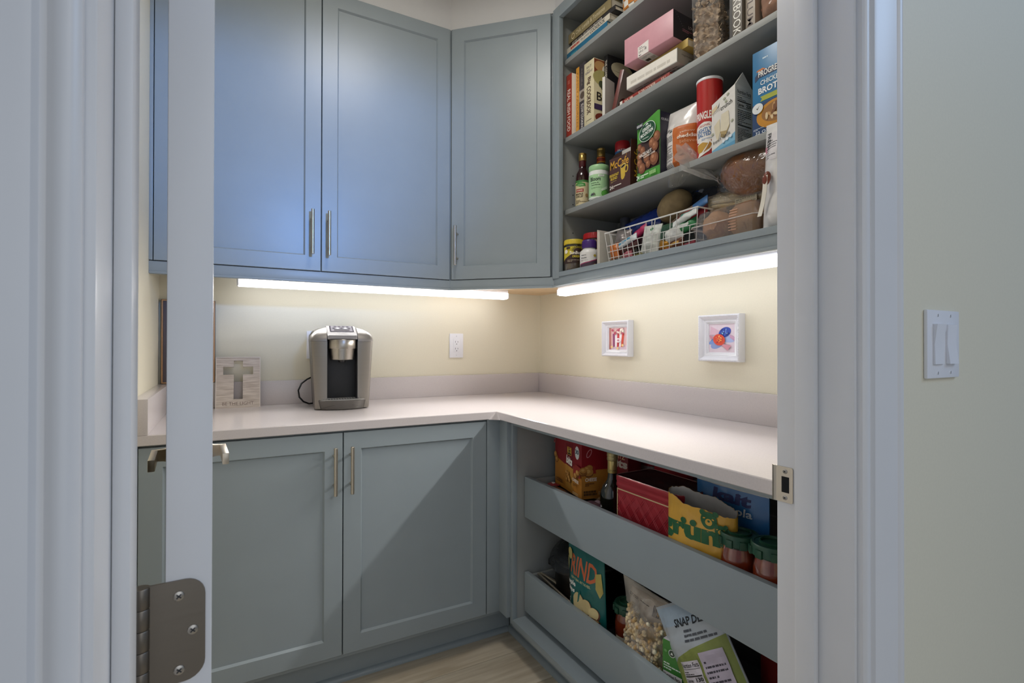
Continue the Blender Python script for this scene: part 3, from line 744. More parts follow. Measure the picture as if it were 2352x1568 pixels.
def coffee_maker():
    t = thing('coffee_maker', 'silver and charcoal single-cup coffee maker on the worktop by the back wall', 'coffee maker', (-1.1075, -.195, ZC), -6)
    HS = mat('#57544f', .35, .6); SLV = SILVER
    def rr(hx, y0, y1, r, z, n=5):
        pts = []
        for cx, cy, a0 in ((hx-r, y1-r, 0), (-hx+r, y1-r, 90), (-hx+r, y0+r, 180), (hx-r, y0+r, 270)):
            for k in range(n+1):
                a = R(a0+90*k/n); pts.append((cx+r*math.cos(a), cy+r*math.sin(a), z))
        return pts
    # housing at the back with a domed top
    m = MB(); rings = []
    for z, hx, y0, y1 in ((.002, .100, -.03, .150), (.01, .104, -.035, .153), (.15, .112, -.035, .153), (.275, .1195, -.035, .150), (.295, .118, -.035, .146), (.311, .108, -.035, .138), (.321, .088, -.03, .125), (.3265, .055, -.02, .10)):
        rings.append(rr(hx, y0, y1, .022, z))
    m.loft(rings, HS); m.build('housing', t)
    # two front columns, wider at the top
    for s in (-1, 1):
        rings = []
        for z, o in ((.004, .1035), (.04, .1055), (.15, .112), (.268, .1185)):
            i = .0575; yf = -.118+.0 ; rings.append([(s*i, yf, z), (s*(o-.012), yf, z), (s*(o-.003), yf+.006, z), (s*o, yf+.018, z), (s*o, -.02, z), (s*i, -.02, z)])
        m = MB(); m.loft(rings, SLV); m.build('front_column', t)
        rings = []
        for z, o, yf in ((.2685, .1195, -.120), (.276, .1205, -.119), (.292, .117, -.112), (.306, .104, -.098), (.317, .085, -.075), (.325, .0585, -.05)):
            i = .0585; rings.append([(s*i, yf, z), (s*(max(i+.001, o-.014)), yf, z), (s*max(i+.002, o-.004), yf+.006, z), (s*max(i+.003, o), yf+.02, z), (s*max(i+.003, o), .0, z), (s*i, .0, z)])
        m = MB(); m.loft(rings, brushed('#8d8883', 'satin_cap', (6, 6, 200), .5)); m.build('shoulder_cap', t)
    # dark alcove
    m = MB(); m.box(-.0572, .0572, -.04, -.03, .035, .285, DARK, .001); m.box(-.0574, -.0560, -.110, -.03, .035, .285, DARK); m.box(.0560, .0574, -.110, -.03, .035, .285, DARK)
    m.build('alcove', t)
    # brew head
    m = MB()
    m.lathe([(.0, .195), (.0445, .195), (.0465, .197), (.0505, .2395), (.0555, .2400), (.0562, .242), (.0562, .2735), (.055, .2755), (0, .2755)], STEEL, 44, (0, -.092, 0), False, False)
    m.build('brew_head', t)
    m = MB(); m.lathe([(0, .186), (.013, .186), (.016, .196), (0, .196)], BLACK, 20, (0, -.092, 0), False, False); m.build('spout', t)
    # lid with slanted control panel
    m = MB(); rings = []
    for y, z0, z1, hx in ((-.130, .278, .284, .050), (-.126, .2765, .292, .0555), (-.10, .2765, .304, .0572), (-.03, .2765, .3310, .0572), (.03, .2765, .3345, .0572), (.06, .2765, .328, .0572)):
        rings.append([(-hx, y, z0), (hx, y, z0), (hx, y, z1-.003), (hx-.004, y, z1), (-hx+.004, y, z1), (-hx, y, z1-.003)])
    m.loft(rings, mat('#8d8a89', .6, 0, .03, 30, 0, 0, .08)); lid = m.build('lid', t)
    def S(u, v, l):                                   # slanted top of the lid, v runs back
        y = -.118+v; z = .2966+(y+.118)*.0074/.018 if y < -.10 else .304+(y+.10)*.027/.07 if y < -.03 else .331+(y+.03)*.0035/.06
        return Vector((u, y, z+l+.0004))
    q = lambda c: mat(c, .7, 0, .03, 60, 0, 0, .04)
    p = Print(S, .0006, 4); p.rect(-.046, .022, .046, .095, q('#231d28')); p.rect(-.041, .028, .041, .089, q('#6a676c'))
    p.rect(-.030, .034, .030, .046, q('#2a2629'))
    for k in range(5): p.ell(-.03+.015*k, .058, .0055, .006, q('#c8c8ce' if k % 2 else '#353239'), seg=14); p.k -= 1
    for k in range(4): p.ell(-.024+.016*k, .077, .0055, .006, q('#47434a'), seg=14); p.k -= 1
    p.k += 2; p.text('KEURIG', -.019, .008, .038, .007, q('#55525a'), bold=.02); p.build('control_panel', lid)
    # drip tray
    m = MB(); rings = []
    def plan(f, hx, z, y0=-.10):
        pts = [(hx*math.cos(R(a)), y0-f*math.sin(R(a))**.9 if 0 < a < 180 else y0, z) for a in range(0, 181, 9)]
        return pts+[(-hx, -.045, z), (hx, -.045, z)]
    for f, hx, z in ((.046, .082, .001), (.050, .086, .004), (.054, .092, .030), (.055, .0935, .036), (.052, .091, .0385)): rings.append(plan(f, hx, z))
    m.loft(rings, mat('#66635f', .36, .6)); m.build('drip_tray', t)
    m = MB(); m.loft([plan(.0505, .089, .0386), plan(.0505, .089, .0394)], mat('#d8d6d3', .3, .4)); pl = m.build('tray_grille', t)
    p = Print(face_top(.0395), .0003)
    for k in range(-8, 9):
        x = k*.0098; d = .042*math.sqrt(max(0, 1-(x/.089)**2)); p.poly([(x-.0018, -.1), (x+.0018, -.1), (x+.0018+.002*k/8, -.103-d*.85), (x-.0018+.002*k/8, -.103-d*.85)], '#35343a')
    p.build('slots', pl)
    p = Print(lambda u, v, l: Vector((u, -.10-.0515*math.sin(math.acos(max(-1, min(1, u/.0915))))**.9-l, v)), .0006, 1)
    for k in range(24):
        a, b = -.078+.156*k/24, -.078+.156*(k+1)/24; h = lambda x: .006+.016*(1-(x/.078)**2)
        p.poly([(a, h(a)), (b, h(b)), (b, h(b)+.0012), (a, h(a)+.0012)], '#3b3936'); p.k = 1
    p.build('tray_seam', t)
    m = MB(); m.tube([(-.107, .12, .115), (-.125, .10, .108), (-.148, .07, .092), (-.160, .05, .066), (-.156, .045, .038), (-.140, .055, .018), (-.118, .08, .006), (-.10, .11, .0045)], .0035, BLACK, 8)
    m.build('power_cord', t)
coffee_maker()
# ================================================================ builders for groceries and books
def on_shelf(name, label, cat, x, y, z, rz=0, group=None, rot=None):
    """local x runs to the right as seen from the aisle, local y runs into the shelf"""
    return thing(name, label, cat, (x, y, z), -90+rz, group, None if rot is None else (R(rot[0]), R(rot[1]), R(-90+rot[2])))
def book(label, x, y, z, w, d, h, col, page='#e9e1cf', prt=None, rz=0, lying=False, group=None, cover=None, rot=None):
    """standing: w thick, h tall; lying: w long, h thick; spine on the front"""
    t = on_shelf('cookbook', label, 'book', x, y, z, rz, group, rot)
    c = mat(col, .4, 0, .03, 20, 0, .2); m = MB(); b = .0022
    if not lying:
        m.box(0, w, 0, b, 0, h, c, .0006); m.box(0, b, b, d, 0, h, c, .0004); m.box(w-b, w, b, d, 0, h, mat(cover, .4) if cover else c, .0004)
        m.build('cover', t); MB().box(b, w-b, b, d-.004, .003, h-.003, mat(page, .8)).build('pages', t)
    else:
        m.box(0, w, 0, b, 0, h, c, .0006); m.box(0, w, b, d, 0, b, c, .0004); m.box(0, w, b, d, h-b, h, c, .0004)
        m.build('cover', t); MB().box(.003, w-.003, b, d-.004, b, h-b, mat(page, .8)).build('pages', t)
    if prt:
        p = Print(face_front(0)); prt(p, w, h); p.build('spine_print', t)
    return t
def side_print(t, w, fn, name='cover_print'):
    p = Print(face_right(w)); fn(p); p.build(name, t)
def carton(name, label, x, y, z, w, d, h, col, rz=0, cat='box', side=None, rough=.4):
    t = on_shelf(name, label, cat, x, y, z, rz)
    MB().box(0, w, 0, d, 0, h, mat(col, rough), .0012).build('carton', t)
    return t
def pouchS(w, h, d, seed=0, crump=.004, top=.5, zb=.12, taper=0.0, pinch=1.0, f=22):
    def D(u, v):
        t = v/h; a = min(1, abs(2*u/w)); k = (1-a**2.6)
        pr = min(1, (max(t, 0)+.004)/zb)**.5
        if t > top: pr *= max(0.0, 1-((t-top)/(1-top)))**.75*pinch+(1-pinch)
        return .0016+d/2*k*pr
    def W(v): return 1-taper*max(0, (v/h-.3))/.7
    def cr(u, v, s): return crump*noise.noise(Vector((u*f, v*f, seed+s)))*1.4+crump*.6*noise.noise(Vector((u*f*2.6, v*f*2.6, seed+7+s)))
    def F(u, v, l=0): return Vector((u*W(v), -D(u, v)-cr(u, v, 0)*min(1, D(u, v)/.01)-l, v))
    def Bk(u, v, l=0): return Vector((u*W(v), D(u, v)+cr(u, v, 3)*min(1, D(u, v)/.01)+l, v))
    return F, Bk
def bag(name, label, cat, loc, rz, w, h, d, col, prt=None, seed=0, crump=.004, rot=None, group=None, m=None, top=.5, zb=.12, taper=0, n=26, backcol=None, part='pouch', pinch=1.0, f=22, mcol=None):
    t = thing(name, label, cat, loc, rz, group, rot)
    F, Bk = pouchS(w, h, d, seed, crump, top, zb, taper, pinch, f)
    mm = m or mat(col, .32, 0, .04, 25, 0, .25); mb = MB(); nv = int(n*h/w)+4; nv = min(nv, 46)
    mb.grid(lambda a, b: F(-w/2+w*a, h*b), n, nv, mm); mb.grid(lambda a, b: Bk(-w/2+w*a, h*b), n, nv, mat(backcol, .35) if backcol else mm)
    bmesh.ops.remove_doubles(mb.bm, verts=mb.bm.verts, dist=.0001)
    # close the rim
    i = mb.mi(mm)
    e = [e for e in mb.bm.edges if len(e.link_faces) == 1]
    try:
        r = bmesh.ops.bridge_loops(mb.bm, edges=e)
    except Exception: pass
    mb.build(part, t, ang=60)
    if prt:
        def S(u, v, l):                      # follows the facets of the pouch exactly
            a = min(max((u+w/2)/w, 0), .9999)*n; b = min(max(v/h, 0), .9999)*nv; i, j = int(a), int(b); a -= i; b -= j
            g = lambda q, r: F(-w/2+w*q/n, h*r/nv)
            q = g(i, j)*(1-a)*(1-b)+g(i+1, j)*a*(1-b)+g(i, j+1)*(1-a)*b+g(i+1, j+1)*a*b
            return Vector((q.x, q.y-l-.0003, q.z))
        p = Print(S, .0002, 12); prt(p, w, h); p.build('front_print', t)
    return t
def jar(name, label, x, y, z, r, h, cfill, lidcol, lidh=.018, fill=.92, neck=.86, sh=.72, lidr=None, lab=None, rz=0, ribs=0, labmat=None, cat='jar', glass=True):
    t = thing(name, label, cat, (x, y, z), rz)
    hb = h-lidh; rn = r*neck
    prof = [(0, 0), (r*.9, 0), (r, .006), (r, hb*sh), (r*.97, hb*(sh+.08)), (rn, hb*.95), (rn, hb)]
    if glass:
        m = MB(); m.lathe(prof, glossy(), 32, cap0=False, cap1=False); m.build('glass', t)
        pin = [(0, .003), (r*.88, .003), (r*.972, .008), (r*.972, hb*min(sh, fill)), (rn*.95, hb*fill), (0, hb*fill)]
        m = MB(); m.lathe(pin, cfill if not isinstance(cfill, str) else mat(cfill, .25, 0, .12, 60), 32, cap0=False, cap1=False); m.build('contents', t)
    else:
        m = MB(); m.lathe(prof+[(0, hb)], cfill if not isinstance(cfill, str) else mat(cfill, .35), 32, cap0=False, cap1=False); m.build('body', t)
    lr = lidr or rn*1.06; L = mat(lidcol, .4)
    m = MB(); m.lathe([(lr*.96, hb-.001), (lr, hb+.001), (lr, h-.003), (lr*.96, h), (lr*.85, h), (lr*.83, h-.0015), (0, h-.0015)], L, 32, cap0=False, cap1=False)
    lid = m.build('lid', t)
    if ribs:
        m = MB()
        for k in range(ribs):
            a = 2*math.pi*k/ribs; M = Matrix.Rotation(a, 4, 'Z') @ Matrix.Translation((lr, 0, hb+.001))
            m.box(-.0006, .0009, -.0011, .0011, 0, lidh-.005, L, 0, M)
        tag(m.build('lid_ribs', lid), kind='stuff')
    if lab:
        p = Print(face_cyl(r+.0004, lab[0]), .0002, 10); lab[1](p, r); p.build('label_print', t)
    return t

# ================================================================ top two shelves: books, box, cereal
def spine_text(s, col, w0, h0, t0=.12, l=.7, bold=.01, cx=.5, hh=.55):
    def f(p, w, h): p.text(s, w*(cx-hh/2), h*(1-t0), h*l, w*hh, col, -90, bold)
    return f
XB = -.282
def red_spine(p, w, h):
    p.text('REAL IRISH FOOD', w*.2, h*.76, h*.66, w*.6, '#efe6dc', -90, .012)
    for k in range(3): p.rect(w*.3, h*(.85+.02*k), w*.7, h*(.86+.02*k), '#d08070')
t = book('red cookbook with white lettering, standing first on the left of its shelf', -.287, -.658, S2, .036, .19, .262, '#a33a2c', prt=red_spine, cover='#e4ddd0')
def orange_spine(p, w, h):
    p.text('FAMILY FAVORITES', w*.25, h*.92, h*.8, w*.5, '#8b5a24', -90)
t = book('slim orange cookbook beside the red one', -.268, -.700, S2, .0205, .2, .279, '#d79a3c', prt=orange_spine, cover='#7d3a2c')
side_print(t, .0205, lambda p: (p.rect(.002, .05, .06, .16, '#31509a'), p.rect(.002, .17, .06, .26, '#9a4432')))
def dark_spine(p, w, h):
    p.rect(w*.0, h*.46, w, h*.62, '#a59a8e'); p.ell(w*.5, h*.54, w*.36, h*.05, '#5a4c42')
    p.text('SLOW COOKING', w*.3, h*.42, h*.36, w*.34, '#e7e2dc', -90, .01); p.text('COMPLETE', w*.66, h*.42, h*.2, w*.16, '#bcb4ac', -90)
    p.lines(w*.35, h*.68, w*.18, h*.25, 18, '#b5afab', 3)
book('dark grey cookbook with a picture band across its spine', -.268, -.7225, S2, .0415, .2, .283, '#403a3e', prt=dark_spine)
def big_spine(p, w, h):
    p.text('FIX-IT', w*.25, h*.90, w*.5, h*.035, '#5b4a55', 0, .01); p.text('and', w*.3, h*.865, w*.25, h*.022, '#5b4a55'); p.text('FORGET-IT', w*.14, h*.82, w*.72, h*.033, '#6b5570', 0, .01)
    p.text('Big', w*.28, h*.76, h*.11, w*.42, '#4b2a1e', -90, .02); p.text('COOKBOOK', w*.28, h*.62, h*.42, w*.42, '#4b2a1e', -90, .012)
    p.lines(w*.2, h*.09, w*.6, h*.04, 2, '#6b5a4c', 4); p.ell(w*.5, h*.03, w*.14, h*.016, '#b39a5c')
t = book('thick cream cookbook with dark brown lettering on its wide spine', -.276, -.766, S2, .0625, .19, .262, '#d8cda8', prt=big_spine)
def big_cover(p):
    p.rect(.001, .20, .075, .26, '#8a4a2c'); p.ell(.03, .235, .028, .02, '#c79a62'); p.ell(.06, .222, .02, .022, '#efe6d0'); p.ell(.04, .19, .045, .03, '#b9b070')
    p.ell(.035, .165, .012, .014, '#4a5238'); p.ell(.045, .152, .010, .01, '#3a402c')
    p.text('BIG', .013, .098, .075, .034, '#2c241c', 0, .01); p.rect(.001, .062, .09, .084, '#3c2a50'); p.text('BEST OF', .046, .066, .04, .012, '#d8cfe2')
    p.ell(.035, .032, .03, .018, '#7a3020'); p.ell(.06, .04, .02, .012, '#9a4a30'); p.rect(.001, .012, .09, .017, '#3a2030')
side_print(t, .0625, big_cover)
def pub_spine(p, w, h):
    p.text('THE COMPLETE IRISH PUB COOKBOOK', w*.24, h*.93, h*.84, w*.52, '#d8d2c4', -90, .012)
t = book('tall black cookbook with pale lettering down its narrow spine', -.228, -.832, S2, .0205, .19, .276, '#1b1a1c', prt=pub_spine)
side_print(t, .0205, lambda p: (p.ell(.075, .225, .058, .032, '#bdb596', -8), p.poly([(.02, .222), (.075, .214), (.13, .222), (.075, .217)], '#6f6850'), p.ell(.12, .12, .05, .06, '#8a6a28')))
t = book('white ring binder standing against the black cookbook', -.262, -.862, S2, .012, .16, .172, '#d9d5cc', rz=18)
t = book('leaning cookbook with a brown edge and swirled cover', -.258, -.903, S2, .016, .17, .175, '#6a2e26', rot=(0, 14, 22), cover='#b9aea2')
side_print(t, .016, lambda p: [p.ell(.05, .05, .045-.008*k, .045-.008*k, '#7a4038' if k % 2 else '#c2b6aa') for k in range(5)]+[p.poly([(.09, .06), (.11, .09), (.12, .075), (.14, .1), (.15, .05)], '#7d8590')])
book('dark maroon cookbook standing at the back behind the binder', -.125, -.905, S2, .030, .11, .205, '#5c1f1c', prt=lambda p, w, h: (p.text('CASSEROLES', w*.25, h*.9, h*.35, w*.4, '#d9c9b0', -90), p.text('SOUPS', w*.25, h*.45, h*.2, w*.4, '#d0a03c', -90)))
t = book('dark maroon cookbook with a title on its cover, behind the stacked books', -.10, -.955, S2, .024, .09, .19, '#43161a', prt=lambda p, w, h: p.text('BAKING', w*.2, h*.85, h*.5, w*.5, '#cbb79a', -90))
# lying stack on the third shelf
def slow_spine(p, w, h):
    p.rect(0, 0, w*.055, h, '#e6ddd2'); p.text('365', w*.10, h*.25, w*.09, h*.5, '#e8d9c8', 0, .01); p.text('SLOW COOKER', w*.40, h*.2, w*.34, h*.6, '#e8d9c8', 0, .01)
    p.lines(w*.22, h*.2, w*.15, h*.6, 1, '#d9b8a8', 3, .9); p.text('FOR 2', w*.85, h*.25, w*.08, h*.5, '#e8d9c8')
book('thin red slow cooker cookbook lying at the bottom of the stack', -.287, -.992, S2, .238, .15, .017, '#8e2f26', prt=slow_spine, lying=True)
book('teal book lying under the pale boxed book', -.250, -1.155, S2+.0175, .125, .16, .016, '#12606c', lying=True)
t = book('orange paperback lying at the right end of the stack', -.272, -1.242, S2, .055, .12, .016, '#c76a32', lying=True, prt=lambda p, w, h: p.text('Thai', w*.1, h*.2, w*.35, h*.6, '#f1e3cd'))
t = on_shelf('cookbook', 'pale grey boxed book jutting out of the lying stack', 'book', -.301, -1.043, S2+.035, 4)
MB().box(0, .218, 0, .155, 0, .045, mat('#b9b7b0', .5), .0015).build('case', t)
p = Print(face_front(0)); p.rect(.002, .003, .216, .043, '#e3ded4'); p.lines(.02, .012, .17, .02, 1, '#c9c3b8', 5, .5); p.build('spine_print', t)
p = Print(face_bottom(0)); p.lines(.02, .02, .18, .06, 5, '#77746e', 6); p.text('Fork', .03, .07, .06, .02, '#4a4844'); p.build('back_print', t)
p = Print(face_right(.218)); p.rect(.0, .0, .154, .045, '#b4b1ab'); p.text('vegetables', .02, .026, .06, .008, '#55534e'); p.text('Cooking', .055, .008, .06, .013, '#3a3a40', 0, .01); p.build('end_print', t)
book('yellow book lying on top of the stack under the pink box', -.262, -1.020, S2+.081, .262, .17, .026, '#c3a658', lying=True, prt=lambda p, w, h: p.lines(w*.72, h*.4, w*.2, h*.3, 1, '#8a7440', 2, .7))
def pink_box():
    t = on_shelf('gift_box', 'pink box with a dark navy end lying on the stacked books', 'box', -.322, -1.056, S2+.1085, 5)
    w, d, h = .206, .125, .089
    MB().box(0, w, 0, d, 0, h, mat('#c58f99', .4), .0015).build('carton', t)
    p = Print(face_front(0))
    p.rect(.0, .0012, w, .0022, '#a87480'); p.poly([(.061, .0), (.107, .0), (.107, .04), (.061, .034)], '#ded8d2')
    p.lines(.066, .024, .036, .010, 2, '#3b3536', 1); p.text('18', .09, .013, .008, .009, '#3b3536', 0, .02); p.text('LIP-5', .066, .012, .018, .007, '#55504e'); p.lines(.066, .003, .03, .008, 1, '#3b3536', 2); p.build('front_print', t)
    p = Print(face_bottom(0)); p.rect(.061, .002, .107, .052, '#d6cfc8'); p.lines(.064, .006, .04, .016, 4, '#3b3536', 4); p.rect(.066, .03, .083, .044, '#2c2828'); p.lines(.088, .03, .017, .014, 3, '#3b3536', 5); p.build('sticker_print', t)
    p = Print(face_right(w)); p.rect(.001, .001, d-.001, h-.001, '#1e1f2b')
    p.text('LOVE', .075, .05, .03, .009, '#cfc6cc', 0); p.lines(.045, .034, .075, .010, 2, '#c07a92', 3, .4)
    for k in range(14): p.ell(.012+k*.0055, .082-k*.0056, .0011, .0009, '#9a9aa4', seg=6)
    p.build('end_print', t)
pink_box()
FILMG = film('#d0cecb', .82, .12, 'clear_plastic')
def cereal_bin():
    t = on_shelf('storage_container', 'clear plastic container half full of cereal flakes', 'container', -.272, -1.300, S2, 28)
    w, d, h = .098, .13, .292
    def rg(i, z): return [(i, i, z), (w-i, i, z), (w-i, d-i, z), (i, d-i, z)]
    def rr(i, z, c=.012):
        return [(i+c, i, z), (w-i-c, i, z), (w-i, i+c, z), (w-i, d-i-c, z), (w-i-c, d-i, z), (i+c, d-i, z), (i, d-i-c, z), (i, i+c, z)]
    m = MB(); m.loft([rr(.008, 0), rr(.007, .003), rr(0, h)], FILMG, True, False); m.build('bin', t)
    MB().loft([rr(-.002, h-.012), rr(-.002, h+.01)], mat('#d8d8d8', .4)).build('lid', t)
    fl = MB(); cm = mat('#e2c9aa', .7, 0, .18, 90); rg2 = random.Random(11)
    for k in range(750):
        z = rg2.uniform(.006, .195+.02*rg2.random()); s = rg2.choice([0, 1, 2, 3, 4])
        i = .011-.004*z/h
        if s == 0: x, y = rg2.uniform(i, w-i), i+.004+rg2.random()*.004
        elif s == 1: x, y = w-i-.004-rg2.random()*.004, rg2.uniform(i, d-i)
        elif s == 2: x, y = i+.005, rg2.uniform(i, d-i)
        elif s == 3: x, y = rg2.uniform(i, w-i), d-i-.005
        else: x, y, z = rg2.uniform(i+.004, w-i-.004), rg2.uniform(i+.004, d-i-.004), .19+.016*rg2.random()
        M = Matrix.Translation((x, y, z)) @ Matrix.Rotation(rg2.uniform(0, 6.3), 4, Vector((rg2.uniform(-1, 1), rg2.uniform(-1, 1), rg2.uniform(-1, 1))).normalized())
        r = rg2.uniform(.005, .0095)
        c = fl.bm.verts.new(M @ Vector((0, 0, -.0022))); ri = [fl.bm.verts.new(M @ Vector((r*math.cos(a)*rg2.uniform(.75, 1.1), r*.8*math.sin(a), .0014*math.sin(2*a)))) for a in [q*math.pi/3 for q in range(6)]]
        for q in range(6):
            f = fl.bm.faces.new((c, ri[q], ri[(q+1) % 6])); f.material_index = fl.mi(cm)
    i = .02
    fl.box(i, w-i, i, d-i, .006, .185, mat('#cbb090', .8, 0, .2, 60))
    o = fl.build('cereal_flakes', None, smooth=False, recalc=False); o.matrix_world = Matrix.Translation(t.location) @ Matrix.Rotation(R(-62), 4, 'Z')
    tag(o, 'pale brown cereal flakes filling the clear plastic container', 'cereal', kind='stuff')
cereal_bin()
def ckspine(p, w, h):
    p.rect(w*.0, 0, w*.22, h, '#2a2724'); p.text('COOKBOOK', w*.30, h*.72, h*.69, w*.6, '#f1eee6', -90, .0)
book('grey cookbook spine with tall white capitals right of the cereal', -.284, -1.452, S2, .040, .17, .25, '#6b655c', prt=ckspine)
book('pale cookbook with dark capitals next to the grey spine', -.272, -1.4935, S2, .030, .17, .26, '#b3a89b', prt=lambda p, w, h: p.text('CURRICULUM', w*.2, h*.93, h*.86, w*.6, '#4a3a36', -90, .005))
t = bag('snack_bag', 'clear bag of brown nuts at the right end of the book shelf', 'bag', (-.245, -1.590, S2), -90, .125, .23, .09, '#a8826a', seed=5, crump=.006, m=film('#b48c76', .35, .12, 'nut_film', .5), top=.75, n=22)
nm = MB(); rgx = random.Random(9)
for k in range(70):
    nm.blob((rgx.uniform(-.045, .045), rgx.uniform(-.022, .022), rgx.uniform(.012, .15)), (.010, .008, .007), mat('#8a5a44', .5, 0, .2, 50), 1, .2, 2, k, Matrix.Rotation(rgx.uniform(0, 6), 3, 'X'))
o = nm.build('nuts', None); o.matrix_world = Matrix.Translation((-.245, -1.590, S2+.004)) @ Matrix.Rotation(R(-90), 4, 'Z'); tag(o, 'brown nuts inside the clear bag on the book shelf', 'nuts', kind='stuff')
# top shelf
def s3a(p, w, h): p.lines(w*.12, h*.3, w*.5, h*.4, 1, '#3f8ea0', 2, .8)
def s3b(p, w, h):
    p.lines(w*.10, h*.3, w*.22, h*.5, 1, '#b5493a', 5, .8); p.text('the pretty', w*.35, h*.2, w*.2, h*.6, '#4a4642'); p.text('COOKBOOK', w*.57, h*.15, w*.33, h*.7, '#2c2a28', 0, .012)
def s3c(p, w, h): p.text('RECIPES', w*.06, h*.2, w*.12, h*.6, '#cfc8bc'); p.text('FROM THE', w*.2, h*.3, w*.1, h*.4, '#cfc8bc'); p.text('WORLD\'S MOTHER', w*.32, h*.2, w*.42, h*.6, '#d9d2c6')
def s3d(p, w, h): p.ell(w*.12, h*.5, w*.04, h*.32, '#d8c9a6'); p.ell(w*.12, h*.5, w*.03, h*.22, '#8d7a54'); p.text('Chili, Lentils & Tomatoes', w*.19, h*.26, w*.68, h*.5, '#d9caa8', 0, .005)
book('blue cookbook lying lowest in the top shelf stack', XB, -.652, S3+.0, .262, .17, .032, '#1f6a8c', lying=True, prt=s3a)
book('cream cookbook lying on the blue one on the top shelf', XB, -.654, S3+.0325, .275, .17, .022, '#d3cbba', lying=True, prt=s3b)
book('black cookbook lying under the olive one on the top shelf', XB+.006, -.668, S3+.055, .285, .17, .018, '#232022', lying=True, prt=s3c)
book('thick olive cookbook lying near the top of the top shelf stack', XB+.004, -.660, S3+.0735, .272, .17, .038, '#8b7d58', lying=True, prt=s3d)
book('thin pale book on top of the olive cookbook', XB+.025, -.668, S3+.112, .19, .14, .010, '#b9b8b2', lying=True)
t = on_shelf('storage_tin', 'black patterned tin behind the orange-white pack on the top shelf', 'tin', -.20, -.945, S3); MB().lathe([(0, 0), (.045, 0), (.046, .003), (.046, .10), (.044, .105), (0, .105)], mat('#26262a', .35, .3), 32, (.02, .05, 0), False, False).build('body', t)
p = Print(lambda u, v, l: Vector((.02+(.0462+l)*math.cos(R(-90)+u/.046), .05+(.0462+l)*math.sin(R(-90)+u/.046), v)), .0002, 4)
for k in range(10): p.ell(-.05+.0105*k, .03+.03*(k % 3), .004, .006, '#b9b9bd', 30*k, 8)
p.build('pattern_print', t)
def flour(p, w, h):
    for a in range(4):
        for b in range(6):
            if (a+b) % 2: p.rect(-w*.42+w*.21*a, h*.02+h*.12*b, -w*.42+w*.21*(a+1), h*.02+h*.12*(b+1), '#b8742c')
    p.ell(-w*.18, h*.36, w*.1, h*.05, '#4a4440')
bag('flour_bag', 'white and orange checked paper bag on the top shelf', 'bag', (-.245, -1.030, S3), -90, .125, .19, .07, '#e2ddd2', flour, seed=2, crump=.002, top=.8)
# ================================================================ second shelf from the bottom: coffee, snacks
def bottle(label, x, y, z, r, h, glassm, capm, lab, neckm=None, bands=None, rz=0):
    t = thing('sauce_bottle', label, 'bottle', (x, y, z), rz)
    m = MB(); m.lathe([(0, 0), (r*.93, 0), (r, .004), (r, h*.56), (r*.93, h*.63), (r*.62, h*.70), (r*.46, h*.75), (r*.44, h*.90), (0, h*.90)], glassm, 28, cap0=False, cap1=False); m.build('bottle_body', t)
    m = MB(); q = r*.56
    m.lathe([(q*.95, h*.865), (q, h*.87), (q, h*.885), (q*.96, h*.888), (q*.96, h*.90), (q, h*.903), (q, h*.96), (q*.97, h*.963), (q, h*.966), (q, h*.995), (q*.9, h), (0, h)], capm, 28, cap0=False, cap1=False); m.build('cap', t)
    if neckm:
        m = MB(); m.lathe([(r*.50, h*.755), (r*.52, h*.76), (r*.52, h*.863), (r*.50, h*.866)], neckm, 24, cap0=False, cap1=False); m.build('neck_sleeve', t)
    if bands:
        for k, c in enumerate(bands):
            m = MB(); z0 = h*(.765+.0235*k); m.lathe([(r*.57, z0), (r*.59, z0+.001), (r*.59, z0+h*.02), (r*.57, z0+h*.022)], mat(c, .4), 24, cap0=False, cap1=False); m.build('neck_band', t)
    if lab:
        p = Print(face_cyl(r+.0004, -90), .0002, 10); lab(p, r, h); p.build('label_print', t)
    return t
GOLD = mat('#b79a58', .3, .8)
def syrup_lab(p, r, h):
    p.rect(-r*1.5, .006, r*1.5, h*.5, '#3f7a3c'); p.rect(-r*1.35, .014, r*1.2, h*.46, '#d9c9a0'); p.poly([(-r*1.2, h*.43), (-r*.3, h*.47), (r*.5, h*.44), (r*.6, h*.39), (-r*.2, h*.38)], '#4c9446'); p.text('Coombs', -r*.6, h*.405, r*.9, h*.02, '#e8efd8')
    p.rect(-r*.9, h*.29, r*.3, h*.345, '#a8322c'); p.text('ORGANIC', -r*.85, h*.305, r*1.05, h*.025, '#f0e4d0', 0, .02); p.text('MAPLE', -r*.9, h*.235, r*1.1, h*.035, '#3a2c20', 0, .02); p.text('SYRUP', -r*.9, h*.19, r*1.1, h*.035, '#3a2c20', 0, .02)
    p.ell(r*.75, h*.23, r*.22, h*.03, '#b08a5a'); p.lines(-r*.9, h*.09, r*1.6, h*.07, 3, '#5a4a38', 2)
bottle('dark syrup bottle with a green and tan label, leftmost on its shelf', -.238, -.705, S1, .0285, .232, mat('#2c1114', .1, 0, .1, 20, 0, .5), GOLD, syrup_lab, mat('#4a1418', .3), rz=-45)
bottle('clear bottle with orange neck bands behind the mint green tub', -.155, -.722, S1, .031, .262, film('#8a9094', .35, .05, 'smoky_glass'), GOLD, lambda p, r, h: p.rect(-r, .02, r, h*.55, '#d9d5b8'), None, ['#d2892c', '#a83a20', '#8a2a1c', '#c9641e'], rz=-35)
